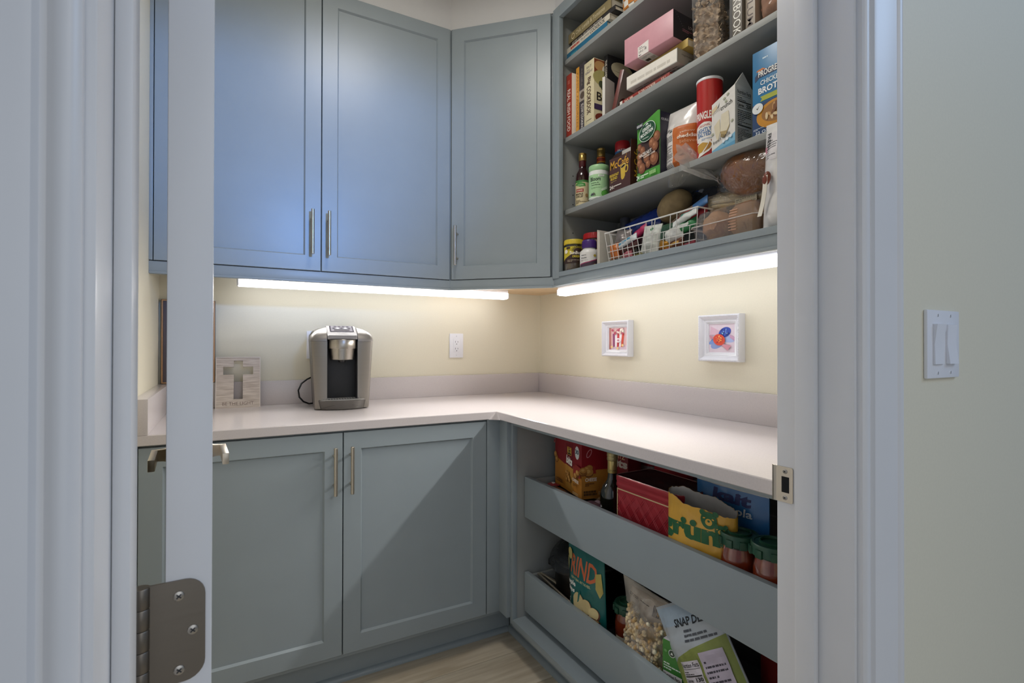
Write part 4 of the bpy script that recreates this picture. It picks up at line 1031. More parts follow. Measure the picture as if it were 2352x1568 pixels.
def bloom_lab(p, r):
    p.rect(-r*1.6, .004, r*1.6, .094, '#a6cf9c'); p.rect(-r*1.6, .004, r*1.6, .008, '#e6eee2'); p.text('Bloom', -r*.9, .068, r*1.1, .016, '#1f2f28', 0, .03)
    p.text('greens &', -r*.8, .058, r*.8, .006, '#2f4a3a', 0, .02); p.text('superfoods', -r*.8, .050, r*.95, .006, '#2f4a3a', 0, .02); p.lines(-r*.8, .040, r*1.1, .006, 2, '#6a9a68', 3)
    p.rect(-r*.05, .084, r*.55, .091, '#e4efe0'); p.text('NEW', r*.05, .0855, r*.4, .0045, '#33523f'); p.poly([(r*.2, .034), (r*.9, .05), (r*.95, .04), (r*.35, .028)], '#cfe8c6'); p.ell(r*.7, .019, r*.45, .014, '#4f9a3c'); p.ell(r*.7, .019, r*.38, .0115, '#62ae4a')
    for k in range(5): p.ell(-r*.75+r*.1*k, .016+.004*(k % 2), r*.06, .004, ['#2e2440', '#3b2f4a', '#40304a', '#4a2b3c', '#55704a'][k], seg=8)
jar('powder_tub', 'mint green and white supplement tub in front of the clear bottle', -.262, -.842, S1, .0385, .132, '#e8ece6', '#9cc893', .022, neck=.99, sh=.93, lidr=.0392, lab=(-90, bloom_lab), rz=-40, ribs=0, glass=False, cat='tub')
t = thing('coffee_canister', 'red-lidded canister with a blue band behind the brown coffee box', 'canister', (-.138, -.836, S1), -40)
MB().lathe([(0, 0), (.027, 0), (.029, .003), (.029, .20), (.024, .207), (0, .207)], mat('#5c2a24', .35), 28, cap0=False, cap1=False).build('body', t)
MB().lathe([(.0295, .212), (.030, .214), (.030, .245), (.027, .253), (.02, .2545), (0, .2545)], mat('#b32028', .35), 28, cap0=False, cap1=False).build('lid', t)
p = Print(face_cyl(.0296, -90), .0002, 10); p.rect(-.045, .203, .045, .225, '#2d6ea8'); p.text('SALT FREE', -.022, .21, .044, .008, '#e8eef4', 0, .02); p.rect(-.045, .18, .045, .202, '#8a1c24'); p.build('label_print', t)
def mccafe():
    t = on_shelf('coffee_box', 'open dark brown coffee pod box with yellow script lettering', 'box', -.288, -.935, S1, 0)
    w, d, h, h2 = .113, .062, .122, .172; m = MB(); c = mat('#4a2a22', .42); th = .0012
    m.prism([(0, 0, 0), (w, 0, 0), (w, 0, h+.002), (w*.45, 0, h), (0, 0, h+.004)], (0, th, 0), c)
    m.prism([(w-th, 0, 0), (w-th, d, 0), (w-th, d, h2), (w-th, .004, h2-.004)], (th, 0, 0), c); m.prism([(0, 0, 0), (0, d, 0), (0, d, h2), (0, .03, h2-.02), (0, .0, h)], (th, 0, 0), c)
    m.box(0, w, d-th, d, 0, h2, c); m.box(0, w, 0, d, 0, th, c); m.build('carton', t, smooth=False)
    m = MB(); m.prism([(w-th-.0004, .002, .04), (w-th-.0004, d-.002, .04), (w-th-.0004, d-.002, h2-.002), (w-th-.0004, .005, h2-.006)], (-.0003, 0, 0), PAPER)
    m.box(th, w-th-.001, d-th-.0008, d-th-.0004, .03, h2-.002, mat('#c9c4bc', .6)); m.box(th, w-th, .004, d-th-.002, .02, .085, mat('#30201c', .6)); m.build('inner_lining', t, smooth=False)
    MB().prism([(w*.62, d-.003, h2-.003), (w, d-.003, h2-.004), (w*.94, d-.006, h2+.012), (w*.72, d-.006, h2+.010)], (0, .001, 0), PAPER).build('torn_flap', t, smooth=False)
    p = Print(face_front(0)); p.text('McCafe', .006, .084, .098, .030, '#d8a22e', 0, .01, .06); p.poly([(.091, .118), (.096, .121), (.0945, .117), (.0925, .1165)], '#d8a22e')
    p.poly([(.062, .078), (.090, .086), (.086, .045), (.080, .036), (.070, .034), (.065, .042)], '#cfae3e'); p.ell(.076, .082, .0145, .006, '#e4cf74', 14); p.ell(.076, .081, .0115, .0042, '#2a1a14', 14)
    p.ell(.0945, .068, .009, .014, '#cfae3e', -12); p.ell(.0935, .068, .0055, .009, '#4a2a22', -12)
    p.text('BREAKFAST', .004, .057, .050, .010, '#e0c23e', 0, .02); p.text('BLEND', .010, .045, .036, .010, '#e0c23e', 0, .02); p.lines(.012, .036, .03, .006, 2, '#c9b060', 2)
    p.text('24', .004, .012, .018, .014, '#ece6da', 0, .02); p.lines(.025, .013, .045, .012, 2, '#ece6da', 4, .6); p.build('front_print', t)
    p = Print(face_right(w)); p.text('McCafe', .044, .036, .100, .026, '#d8a22e', 90, .01, .06); p.build('side_print', t)
mccafe()
def green_box():
    t = on_shelf('coffee_box', 'green and dark brown hazelnut coffee pod box', 'box', -.283, -1.078, S1, -3)
    w, d, h = .112, .085, .212; m = MB(); c = mat('#4f9a38', .4)
    m.prism([(0, 0, 0), (w, 0, 0), (w, 0, h), (w*.92, 0, h+.003), (w*.6, 0, h-.006), (w*.42, 0, h-.012), (w*.3, 0, h-.014), (0, 0, h-.014)], (0, .0012, 0), c)
    m.box(0, .0012, .0012, d, 0, h-.004, c); m.box(w-.0012, w, .0012, d, 0, h-.004, mat('#2c2a3c', .4)); m.box(0, w, d-.0012, d, 0, h-.004, c); m.box(0, w, 0, d, 0, .0012, c); m.box(.002, w-.002, .002, d-.002, .01, h-.03, DARK); m.build('carton', t, smooth=False)
    p = Print(face_front(0)); p.rect(.001, .033, w-.001, .135, '#3a2620')
    rg = random.Random(5)
    for x, y, r in ((.012, .12, .011), (.028, .105, .013), (.012, .088, .012), (.014, .065, .014), (.026, .045, .017), (.10, .13, .016), (.078, .115, .016), (.092, .10, .015), (.088, .06, .020), (.052, .072, .015), (.06, .05, .012)):
        p.ell(x, y, r, r*1.15, '#7a4a30', 20); p.ell(x-r*.15, y+r*.2, r*.72, r*.8, '#96603f', 20); p.ell(x-r*.28, y+r*.4, r*.28, r*.3, '#b98460', 20)
    p.ell(.056, .160, .041, .0315, '#dfeadd', 12, 30); p.ell(.056, .160, .039, .0297, '#17492f', 12, 30); p.poly([(.047, .181), (.0555, .1885), (.064, .183)], '#e8efe8')
    p.text('GREEN', .033, .162, .043, .012, '#f2f5ef', 8, .025); p.text('MOUNTAIN', .025, .145, .062, .0125, '#f2f5ef', 8, .025); p.lines(.034, .139, .04, .003, 1, '#f2f5ef', 1, .6)
    p.rect(.003, .182, .036, .199, '#20242c'); p.text('KEURIG', .006, .1865, .027, .0085, '#eef0f2', 0, .02)
    p.text('HAZELNUT', .018, .080, .062, .0125, '#f6efe4', 4, .02); p.text('FLAVORED COFFEE', .04, .0735, .056, .0055, '#f0e6d8', 4, .02)
    p.text('24', .004, .008, .015, .015, '#f2f5ef', 0, .02); p.lines(.024, .009, .04, .012, 2, '#eaf2e4', 3, .6)
    for k in range(4): p.rect(.07+.008*k, .010, .0755+.008*k, .022, '#a9d08c')
    p.build('front_print', t)
    p = Print(face_right(w)); p.text('KEURIG', .006, .18, .03, .008, '#c9ccd2', 0, .01); p.build('side_print', t)
green_box()
def ched(p, w, h):
    p.rect(-w*.49, h*.02, -w*.07, h*.74, '#dcd7d2')
    p.rect(-w*.07, h*.02, w*.49, h*.66, '#c4692c'); p.lines(-w*.47, h*.66, w*.38, h*.06, 2, '#2c2a2c', 1); p.rect(-w*.47, h*.645, -w*.09, h*.652, '#2c2a2c'); p.text('140', -w*.2, h*.60, w*.11, h*.035, '#2c2a2c', 0, .03)
    p.lines(-w*.47, h*.37, w*.38, h*.22, 9, '#3a383a', 2); p.rect(-w*.47, h*.35, -w*.09, h*.357, '#2c2a2c'); p.lines(-w*.47, h*.22, w*.38, h*.12, 5, '#3a383a', 5); p.lines(-w*.47, h*.05, w*.38, h*.15, 8, '#55525a', 6)
    p.text('yellow', w*.15, h*.53, w*.3, h*.035, '#ecd9c2'); p.text('cheddar', w*.08, h*.455, w*.46, h*.055, '#f8ecdc', 0, .03); p.text('believers', w*.16, h*.38, w*.36, h*.05, '#e8b68c')
    p.ell(w*.15, h*.24, w*.1, h*.04, '#a5501c'); p.poly([(w*.2, h*.1), (w*.3, h*.1), (w*.4, h*.27), (w*.32, h*.28)], '#a8541e'); p.ell(w*.15, h*.06, w*.12, h*.035, '#e0752a')
bag('cracker_bag', 'white and orange cheddar snack bag with its top rolled over', 'bag', (-.240, -1.243, S1), -87, .128, .205, .075, '#d9d5d1', ched, seed=3, crump=.003, top=.62, backcol='#cfcac6', n=24)


def pringles():
    t = thing('crisp_tube', 'tall red crisp tube with a white rim beside the cheddar bag', 'can', (-.238, -1.345, S1), -56)
    r, h = .0375, .246
    MB().lathe([(0, 0), (r+.0008, 0), (r+.0008, .004), (r, .005), (r, h-.006)], mat('#b3201f', .3, 0, .03, 20, 0, .4), 40, cap0=False, cap1=False).build('tube', t)
    MB().lathe([(r, h-.008), (r+.0012, h-.007), (r+.0016, h-.002), (r+.0008, h), (r-.002, h), (r-.003, h-.003), (0, h-.003)], PLASTIC, 40, cap0=False, cap1=False).build('lid', t)
    p = Print(face_cyl(r, -90), .0002, 10)
    p.text('PRINGLES', -.043, .120, .058, .024, '#f2ece4', 0, .03)
    cl = [(-.026, .108), (-.012, .112), (.004, .110), (.016, .104), (.021, .094), (.023, .082), (.021, .07), (.016, .058), (0, .052), (-.02, .05), (-.04, .055), (-.045, .08), (-.042, .1)]
    p.poly(cl, '#ece8e2'); p.text('ORIGINAL', -.030, .096, .036, .007, '#b3201f', 6, .01); p.text('LIGHTLY', -.036, .079, .046, .0125, '#3a6ea8', 6, .02); p.text('SALTED', -.034, .066, .042, .0125, '#3a6ea8', 6, .02); p.lines(-.02, .057, .034, .007, 2, '#6a96c4', 2)
    p.poly([(-.036, .048), (-.018, .055), (.004, .056), (.014, .046), (.012, .034), (.002, .022), (-.018, .012), (-.034, .008), (-.028, .02), (-.034, .03)], '#f1ede6')
    p.poly([(-.034, .046), (-.016, .051), (0, .046), (-.006, .036), (-.018, .022), (-.03, .02), (-.036, .034)], '#c79a3c'); p.poly([(.004, .050), (.010, .042), (.004, .030), (-.014, .020), (-.004, .034)], '#b07a2a')
    p.build('label_print', t)
pringles()
def bar_box():
    t = on_shelf('snack_bar_box', 'white vanilla wafer bar box with its top flap standing open', 'box', -.277, -1.3855, S1, 0)
    w, d, h = .079, .078, .178; c = mat('#e2dfd9', .45)
    m = MB(); m.prism([(0, 0, 0), (w, 0, 0), (w, 0, h), (0, 0, h-.03)], (0, .0012, 0), c); m.prism([(w-.0012, .0012, 0), (w-.0012, d, 0), (w-.0012, d, h), (w-.0012, .0012, h)], (.0012, 0, 0), c)
    m.prism([(0, .0012, 0), (0, d, 0), (0, d, h), (0, .0012, h-.03)], (.0012, 0, 0), c); m.box(0, w, d-.0012, d, 0, h, c); m.box(0, w, 0, d, 0, .0012, c); m.build('carton', t, smooth=False)
    m = MB(); m.prism([(w-.001, .002, h), (w-.001, d-.002, h), (w-.006, d*.52, h+.045)], (-.001, 0, 0), c); m.prism([(.002, d*.5, h-.012), (w-.002, .006, h), (w-.006, d*.5, h+.044), (w*.6, d*.55, h+.028)], (0, .0012, 0), c); m.build('top_flap', t, smooth=False)
    p = Print(face_front(0)); p.poly([(0, 0), (w, 0), (w, .044), (.05, .030), (.0, .012)], '#7fb6d2'); p.poly([(0, 0), (w, 0), (w, .020), (0, .006)], '#5f9fc4')
    p.text('power', .006, .112, .028, .013, '#b9b3a9', 14, .0, .1); p.text('crunch', .032, .119, .040, .013, '#33302e', 14, .01, .1); p.poly([(.0, .118), (.02, .132), (.018, .142), (0, .132)], '#d9c6a2'); p.poly([(.02, .13), (.028, .146), (.024, .132)], '#3a3838')
    p.poly([(.008, .082), (.028, .098), (.03, .06), (.022, .034), (.016, .046)], '#d9cfb4'); p.poly([(.030, .060), (.034, .108), (.058, .112), (.062, .072), (.052, .056)], '#ded5bd'); p.poly([(.030, .060), (.052, .056), (.062, .072), (.060, .064), (.05, .046), (.032, .052)], '#b09a6a'); p.poly([(.032, .052), (.05, .046), (.045, .038), (.03, .044)], '#8d7a52')
    p.text('french vanilla', .006, .028, .06, .010, '#3a3836', 14, 0, .15)
    for x, y in ((.044, .150), (.056, .158), (.07, .078), (.004, .06), (.05, .14)): p.ell(x, y, .005, .003, '#a8ad94', 40, 8)
    for k in range(3): p.ell(.042+.012*k, .028+.004*k, .0045, .0045, '#e6eef4', seg=12)
    p.build('front_print', t)
    p = Print(face_right(w)); facts(p, .006, .012, .066, .158, '220', '#2b2a2c', '#d9d6d2'); p.build('nutrition_print', t)
bar_box()
t = carton('bean_bag', 'olive yellow pack half hidden between the white bar box and the blue carton', -.175, -1.452, S1, .06, .05, .215, '#8d8a24', 0, 'pack')
p = Print(face_front(0)); p.ell(.026, .16, .02, .012, '#5c3a20'); p.text('RICOLA', .012, .156, .028, .008, '#c9b46a', 0, .01); p.poly([(.02, .12), (.032, .13), (.036, .1), (.028, .04), (.034, .02), (.022, .03), (.018, .08)], '#4a4a14'); p.build('front_print', t)
def broth():
    t = on_shelf('broth_carton', 'blue chicken broth carton by the door jamb', 'carton', -.278, -1.520, S1, 0)
    w, d, h = .098, .064, .232
    MB().box(0, w, 0, d, 0, h, mat('#2f77a6', .35), .0012).build('carton', t)
    p = Print(face_front(0)); p.rect(.0, 0, w, .09, '#1d3f6c'); p.lines(.03, .205, .05, .006, 1, '#cfe2ee', 2, .6); p.poly([(.008, .165), (.02, .175), (w, .175), (w, .158), (.02, .158), (.008, .15)], '#1d2c50'); p.poly([(.012, .176), (.04, .176), (.03, .182), (.014, .18)], '#d07a3c')
    p.text('PROGRESSO', .018, .160, .078, .016, '#f2f0ea', 0, .02); p.text('CHICKEN', .024, .136, .062, .013, '#e6eef2', 0, .02); p.text('BROTH', .018, .113, .07, .017, '#f2f4f4', 0, .03); p.poly([(.024, .093), (w, .093), (w, .106), (.024, .106), (.029, .0995)], '#a8b03c')
    p.ell(.068, .05, .055, .036, '#c98a1e', 0, 26); p.ell(.072, .054, .044, .026, '#9a6a34', 0, 26)
    rg = random.Random(2)
    for k in range(16): p.ell(.072+rg.uniform(-.03, .03), .054+rg.uniform(-.017, .017), .010, .004, rg.choice(['#e0c79c', '#c79a62', '#7a4a24']), rg.uniform(0, 180), 8)
    p.ell(.018, .076, .016, .014, '#e6eaea', 0, 18); p.poly([(.014, .077), (.018, .072), (.024, .083), (.018, .076)], '#2a2a2a'); p.lines(.006, .018, .03, .006, 2, '#e6eef2', 3); p.text('32 OZ', .012, .006, .04, .008, '#e6eef2', 0, .01); p.build('front_print', t)
broth()

# ================================================================ bottom shelf: jars, wire basket, bread
def sun_lab(p, r):
    p.rect(-r*1.5, .030, r*1.5, .098, '#d3bf2e'); p.poly([(-r*1.5, .030), (r*1.5, .030), (r*1.5, .075), (r*.6, .078), (-r*.2, .066), (-r*.9, .046), (-r*1.5, .040)], '#3a241c')
    for k in range(11):
        a = R(18+k*15); p.poly([(r*.45+r*.45*math.cos(a-.1), .078+.016*math.sin(a-.1)), (r*.45+r*.8*math.cos(a), .078+.026*math.sin(a)), (r*.45+r*.45*math.cos(a+.1), .078+.016*math.sin(a+.1))], '#2c2412')
    p.ell(r*.45, .078, r*.42, .014, '#3a241c'); p.text('SunButter', -r*.35, .066, r*1.6, .013, '#efe6d8', 0, .03); p.text('ORIGINAL', -r*.1, .053, r*1.1, .009, '#e0c93a', 0, .03); p.lines(-r*.6, .037, r*1.6, .010, 2, '#b8a890', 2)
    p.rect(-r*.7, .088, -r*.3, .096, '#3a241c'); p.ell(-r*.75, .078, r*.2, .008, '#efe8d8')
jar('spread_jar', 'seed butter jar with a yellow lid, front left of the bottom shelf', -.283, -.708, S0, .0395, .128, '#6e5a48', '#d9c03a', .019, .93, .92, .78, .0400, (-90, sun_lab), -40, 40)
t = thing('vitamin_bottle', 'white supplement bottle with a purple cap beside the yellow-lidded jar', 'bottle', (-.285, -.812, S0), -38)
MB().lathe([(0, 0), (.034, 0), (.0365, .004), (.0365, .058), (.034, .067), (.026, .074), (.0245, .076), (.0245, .08)], mat('#e3e0dc', .3), 32, cap0=False, cap1=False).build('body', t)
m = MB(); m.lathe([(.027, .078), (.0278, .080), (.0278, .106), (.025, .110), (0, .110)], mat('#4a2a78', .35), 32, cap0=False, cap1=False); lid = m.build('cap', t)
m = MB()
for k in range(40): m.box(-.0005, .0007, -.0007, .0007, 0, .022, mat('#4a2a78', .35), 0, Matrix.Rotation(2*math.pi*k/40, 4, 'Z') @ Matrix.Translation((.0278, 0, .082)))
tag(m.build('cap_ribs', lid), kind='stuff')
p = Print(face_cyl(.0368, -90), .0002, 10); p.rect(-.045, .004, .034, .056, '#e6e2dd'); p.poly([(-.045, .004), (.034, .004), (.034, .034), (.0, .024), (-.045, .016)], '#4a3444'); p.poly([(-.045, .015), (.0, .024), (.034, .035), (.034, .032), (.0, .021), (-.045, .012)], '#b03a6a'); p.text('nature', -.034, .046, .022, .006, '#3a3a44'); p.text('multi', -.034, .036, .024, .006, '#3a3a44', 0, .01); p.lines(-.034, .026, .03, .006, 2, '#77727a', 2); p.ell(.022, .046, .006, .005, '#b8a23a'); p.rect(.018, .008, .026, .014, '#c0b03a'); p.build('label_print', t)
def pb_lab(p, r): p.rect(-r*1.5, .05, r*1.5, .095, '#1f7a3c'); p.rect(-r*.1, .055, r*1.4, .09, '#e6ded2'); p.lines(0, .058, r*1.3, .03, 6, '#7a2a2a', 2); p.rect(-r*.12, .088, r*1.42, .091, '#a03030')
jar('spread_jar', 'large peanut butter jar with a red lid, behind the purple-capped bottle', -.195, -.738, S0, .050, .158, '#9c7448', '#b8242a', .024, .95, .96, .84, .0505, (-90, pb_lab), -30, 48)
t = thing('spice_bottle', 'clear bottle with a dark cap at the back behind the red-lidded jar', 'bottle', (-.085, -.792, S0), 0)
MB().lathe([(0, 0), (.03, 0), (.032, .004), (.032, .15), (.02, .175), (.018, .19)], film('#aab0b4', .6, .06, 'bottle_glass'), 24, cap0=False, cap1=False).build('body', t)
MB().lathe([(.0185, .19), (.021, .192), (.021, .222), (.018, .226), (0, .226)], mat('#4a4c58', .3), 24, cap0=False, cap1=False).build('cap', t)
for k, (yy, hh, rz, cc, lb) in enumerate(((-.862, .142, 3, '#d9d2c8', 'pale card folder standing left of the wire basket'), (-.8685, .139, 5, '#cfc4bb', 'second pale card folder pressed against the wire basket'))):
    t = on_shelf('card_folder', lb, 'folder', -.286, yy, S0, rz)
    m = MB(); m.box(0, .0018, 0, .2, 0, hh, mat(cc, .7), .0004); m.build('card', t)
    MB().box(.002, .0045, .002, .196, .002, hh-.005, PAPER).build('sheets', t)
BX0, BX1, BY0, BY1 = -.290, -.075, -.912, -1.345
def basket():
    t = thing('wire_basket', 'white wire basket full of wrapped sweets on the bottom shelf', 'basket', (BX0, BY0, S0)); H = .118; W = mat('#e6e4e0', .35); tp = .018
    L = BY0-BY1; D = BX1-BX0
    def P(x, y, z):      # flared: x,y in the rim frame, drawn in towards the bottom
        k = 1-z/H; return Vector((x+(tp if x < D/2 else -tp)*k*.6, -y+(-tp if y < L/2 else tp)*k*.9, z))
    def rim(z, r, nm):
        c = [P(0, 0, z), P(0, L, z), P(D, L, z), P(D, 0, z), P(0, 0, z)]; m = MB()
        for a, b in zip(c[:-1], c[1:]): m.tube([a, b], r, W, 8)
        m.build(nm, t)
    rim(H, .0026, 'rim')
    for z in (.0025, .024, .047, .070): rim(z, .0013, 'wire_hoop')
    n = 16
    for k in range(n+1):
        y = L*k/n
        zt = H if k % 4 in (0, 1) or k == n else .0705
        for x in (0, D): MB().tube([P(x, y, .002), P(x, y, zt)], .0012, W, 6).build('wire', t)
        m = MB().tube([P(0, y, .002), P(D, y, .002)], .0012, W, 6).build('wire', t)
    for k in range(1, 7):
        x = D*k/7
        for y in (0, L): MB().tube([P(x, y, .002), P(x, y, H)], .0012, W, 6).build('wire', t)
    MB().tube([(-.004, -.262, .115), (-.006, -.240, .004)], .0013, W, 6).build('loose_wire', t)
basket()
def sweet(label, y, z, x, w, h, d, col, rot, seed, prt=None, foil=False, cat='sweet wrapper', name='wrapped_sweet'):
    bag(name, label, cat, (x, y, S0+z), 0, w, h, d, col, prt, seed, .0045, rot=(R(rot[0]), R(rot[1]), R(-90+rot[2])), m=mat(col, .4, .5 if foil else 0, .15, 60), top=.7, zb=.3, n=14, f=50)
def stripe(c): return lambda p, w, h: p.rect(-w*.3, h*.35, w*.3, h*.65, c)
SW = [
 ('silver-grey film packet at the left end of the basket', -.955, .070, -.245, .075, .06, .03, '#8d8684', (-10, 5, 5), None, 1),
 ('orange wrapped packet poking through the left corner of the basket', -.945, .022, -.268, .045, .055, .02, '#c9702a', (0, -5, 0), None, 0),
 ('white and blue wrapped bar lying along the basket front', -.993, .062, -.262, .115, .026, .016, '#dfe3e6', (-15, -16, 4), '#4aa2cc', 0),
 ('dark brown chocolate bar tube behind the basket wires', -1.010, .040, -.258, .10, .022, .02, '#4a2220', (0, -14, 0), None, 0),
 ('pink wrapped sweet low in the basket', -1.003, .015, -.258, .05, .026, .024, '#d07a86', (0, -8, 0), None, 0),
 ('clear printed wrapper at the bottom left of the basket', -.985, .003, -.258, .08, .02, .016, '#a8a29c', (0, -6, 0), None, 0),
 ('tall white packet with a green dot in the middle of the basket', -1.108, .016, -.256, .085, .10, .03, '#d3d6cf', (-8, 4, 0), None, 0),
 ('dark green foil packet right of the white one', -1.190, .045, -.250, .07, .06, .03, '#2c4f3a', (-6, 0, 0), None, 0),
 ('white crumpled wrapper in the right half of the basket', -1.225, .040, -.258, .075, .045, .03, '#dfe0dc', (0, -12, 0), None, 0),
 ('green and white folded packet near the top right of the basket', -1.265, .062, -.252, .09, .035, .026, '#2f7f4a', (-10, -12, 0), '#e6e8e2', 0),
 ('gold foil chocolate low in the right half of the basket', -1.180, .018, -.258, .045, .03, .024, '#b8842a', (0, 10, 0), None, 1),
 ('brown and gold wrapper beside the gold foil chocolate', -1.235, .014, -.258, .06, .03, .022, '#6a3a22', (0, -10, 0), '#c79a3c', 0),
 ('red wrapper at the bottom centre of the basket', -1.185, .002, -.260, .09, .018, .014, '#b02a34', (0, -8, 0), None, 0),
 ('crimson wrapper at the bottom right of the basket', -1.275, .004, -.258, .07, .02, .016, '#8e2438', (0, -8, 0), None, 0),
 ('purple-grey film wrapper in the centre back of the basket', -1.055, .066, -.215, .11, .055, .03, '#5c4a50', (-12, -8, 0), None, 0),
 ('magenta wrapper on top in the centre of the basket', -1.035, .090, -.235, .09, .030, .02, '#b8305c', (-20, -28, 0), None, 0),
 ('red berry-printed packet on top of the basket right side', -1.262, .098, -.225, .13, .05, .03, '#a8323a', (-20, -14, 0), '#2f9a86', 0),
 ('long white wrapper curving over the basket front', -1.268, .095, -.262, .10, .022, .014, '#dfe2de', (-20, -16, 0), None, 0),
 ('dull brown packet at the left front floor of the basket', -.965, .030, -.225, .06, .05, .03, '#6a3428', (0, 0, 0), None, 0),
 ('olive wrapped sweet on the basket floor', -1.060, .004, -.256, .06, .022, .018, '#6f6a34', (0, -5, 0), None, 0),
]
for k, s in enumerate(SW):
    sweet(s[0], s[1], s[2], s[3], s[4], s[5], s[6], s[7], s[8], k, stripe(s[9]) if s[9] else ((lambda p, w, h: p.ell(w*.08, h*.82, w*.07, h*.06, '#1f7a42')) if 'green dot' in s[0] else None), bool(s[10]))
bag('chip_bag', 'shiny deep blue bag lying behind the wire basket', 'bag', (-.140, -.940, S0+.128), 0, .215, .085, .05, '#1f3f9a', None, 4, .006, rot=(R(-20), R(-9), R(-90)), m=mat('#1c3c98', .18, 0, .1, 20, 0, .6), top=.6, n=24, f=40)
t = thing('potato', 'large pale brown potato on top of the wire basket', 'potato', (-.172, -1.140, S0+.183), 0)
MB().blob((0, 0, 0), (.050, .068, .048), mat('#9c8660', .7, 0, .18, 45, .3), 3, .10, 1.3, 4, Matrix.Rotation(R(-28), 3, 'X')).build('potato_body', t)
bag('silver_packet', 'silver and black crumpled packet behind the potato', 'packet', (-.105, -1.085, S0+.13), 0, .08, .12, .03, '#77767a', None, 8, .006, rot=(R(-10), R(10), R(-90)), m=mat('#88878c', .25, .6, .3, 60), n=14, f=50)
bag('freezer_bag', 'clear zip bag with a blue seal standing behind the potato', 'bag', (-.105, -1.165, S0+.14), 0, .155, .13, .03, '#55565e', lambda p, w, h: (p.rect(-w*.48, h*.70, -w*.2, h*.80, '#3a5aa8'), p.rect(-w*.2, h*.70, -w*.08, h*.80, '#d0d4dc')), 6, .004, rot=(R(-14), R(24), R(-90)), m=film('#6a6c76', .45, .1, 'dark_film', .3), n=16)
bag('tortilla_pack', 'flat clear pack with a red printed corner lying over the basket', 'bag', (-.205, -1.245, S0+.118), 0, .23, .030, .055, '#b9a08c', None, 9, .004, rot=(R(-30), R(-17), R(-92)), m=film('#b8a494', .4, .15, 'beige_film', .4), n=16)
def noodle_pack():
    t = thing('noodle_pack', 'ribbed pack of pale dried noodles in clear film above the buns', 'pack', (-.205, -1.455, S0+.122), rot=(0, 0, 0))
    m = MB(); c = mat('#cbbd97', .6, 0, .08, 40)
    for k in range(22):
        a = k*2.399; r = .024*math.sqrt((k+.5)/22)
        y0, z0 = r*math.cos(a)*1.15, r*math.sin(a)
        pts = [(z0*.9-.0, -.125+.25*q/8, .010*q/8*1.6+y0*.75+.004*math.sin(q*.8+k)) for q in range(9)]
        m.tube(pts, .0056, c, 6)
    tag(m.build('noodles', t), kind='stuff')
    m = MB(); rings = []
    for q in range(12):
        y = -.155+.31*q/11; e = 1 if 1 < q < 10 else (.75 if q in (1, 10) else .25)
        rings.append([(.033*e*math.cos(2*math.pi*s/14), y+.006*noise.noise(Vector((s, q, 1))), .016*(y+.125)/.25+.030*e*math.sin(2*math.pi*s/14)+.004*noise.noise(Vector((s*.9, q*.7, 4)))) for s in range(14)])
    m.loft(rings, glossy('#f4f0e8', .08, .5, .1, .06, 'noodle_film', .7, 40)); m.build('wrapper', t)
    p = Print(lambda u, v, l: Vector((-.0338-l, -u, v)), .0002); p.rect(-.02, -.02, .05, .002, '#b9b096'); p.lines(-.018, -.016, .065, .016, 4, '#4a4640', 3); p.text('NET WT 14 OZ', -.016, -.003, .06, .004, '#4a4640'); p.build('label_print', t)
    bag('blue_tab', 'blue printed end of the noodle film beside the basket rim', 'wrapper', (-.245, -1.315, S0+.128), 0, .06, .03, .008, '#3f6ea4', None, 3, .003, rot=(R(-20), R(-18), R(-90)), n=12)
noodle_pack()
def bread():
    t = thing('bread_loaf', 'round brown loaf in a knotted clear bag on the bottom shelf', 'bread', (-.205, -1.480, S0+.195), 0)
    MB().blob((0, 0, 0), (.075, .112, .068), mat('#84522a', .55, 0, .22, 14, .2), 3, .10, 1.4, 2, Matrix.Rotation(R(8), 3, 'X')).build('loaf', t)
    m = MB(); q = glossy('#f6f4f0', .05, .38, .10, .0, 'bread_film', .9, 30)
    rings = []; K = 26
    prof = [(.155, .02, .0), (.150, .045, .0), (.13, .072, 0), (.08, .084, 0), (.0, .086, 0), (-.06, .080, 0), (-.098, .055, .004), (-.118, .024, .010), (-.126, .0085, .014), (-.134, .010, .024), (-.148, .026, .046), (-.164, .036, .072), (-.174, .042, .086)]
    for i, (ax, r, dz) in enumerate(prof):
        ring = []
        for s in range(K):
            a = 2*math.pi*s/K; fold = 1+(.22 if i > 5 else .04)*math.sin(s*math.pi*2/K*6+i*.5)+.08*noise.noise(Vector((s*.7, i*.9, 2)))
            ring.append((r*fold*math.cos(a)*.92-(.0 if i < 9 else (.008, .045, .075, .095)[i-9]), -ax+dz*.05, r*fold*.9*math.sin(a)+dz))
        rings.append(ring)
    m.loft(rings[:9], q, True, False); m.build('clear_bag', t, ang=80); m = MB(); m.loft(rings[8:], glossy('#f0eeea', .22, .6, .18, .28, 'knot_film', .9, 45), False, False); m.build('knot', t, ang=80)
    MB().tube([(.002+.010*math.cos(a), .126, .014+.010*math.sin(a)) for a in [2*math.pi*k/14 for k in range(15)]], .0022, mat('#e6dcdc', .4), 6).build('twist_tie', t)
    MB().box(-.004, .004, .085, .110, .040, .046, mat('#c22a2a', .4), .001, Matrix.Rotation(R(-18), 4, 'X')).build('red_tag', t)
    m = MB()
    m.grid(lambda a, b: Vector((-.09+.02*math.sin(a*5), .15+.08*a, .045+.05*b-.05*a+.012*math.sin(7*a+4*b))), 14, 8, q); m.build('bag_tail', t, ang=80)
bread()
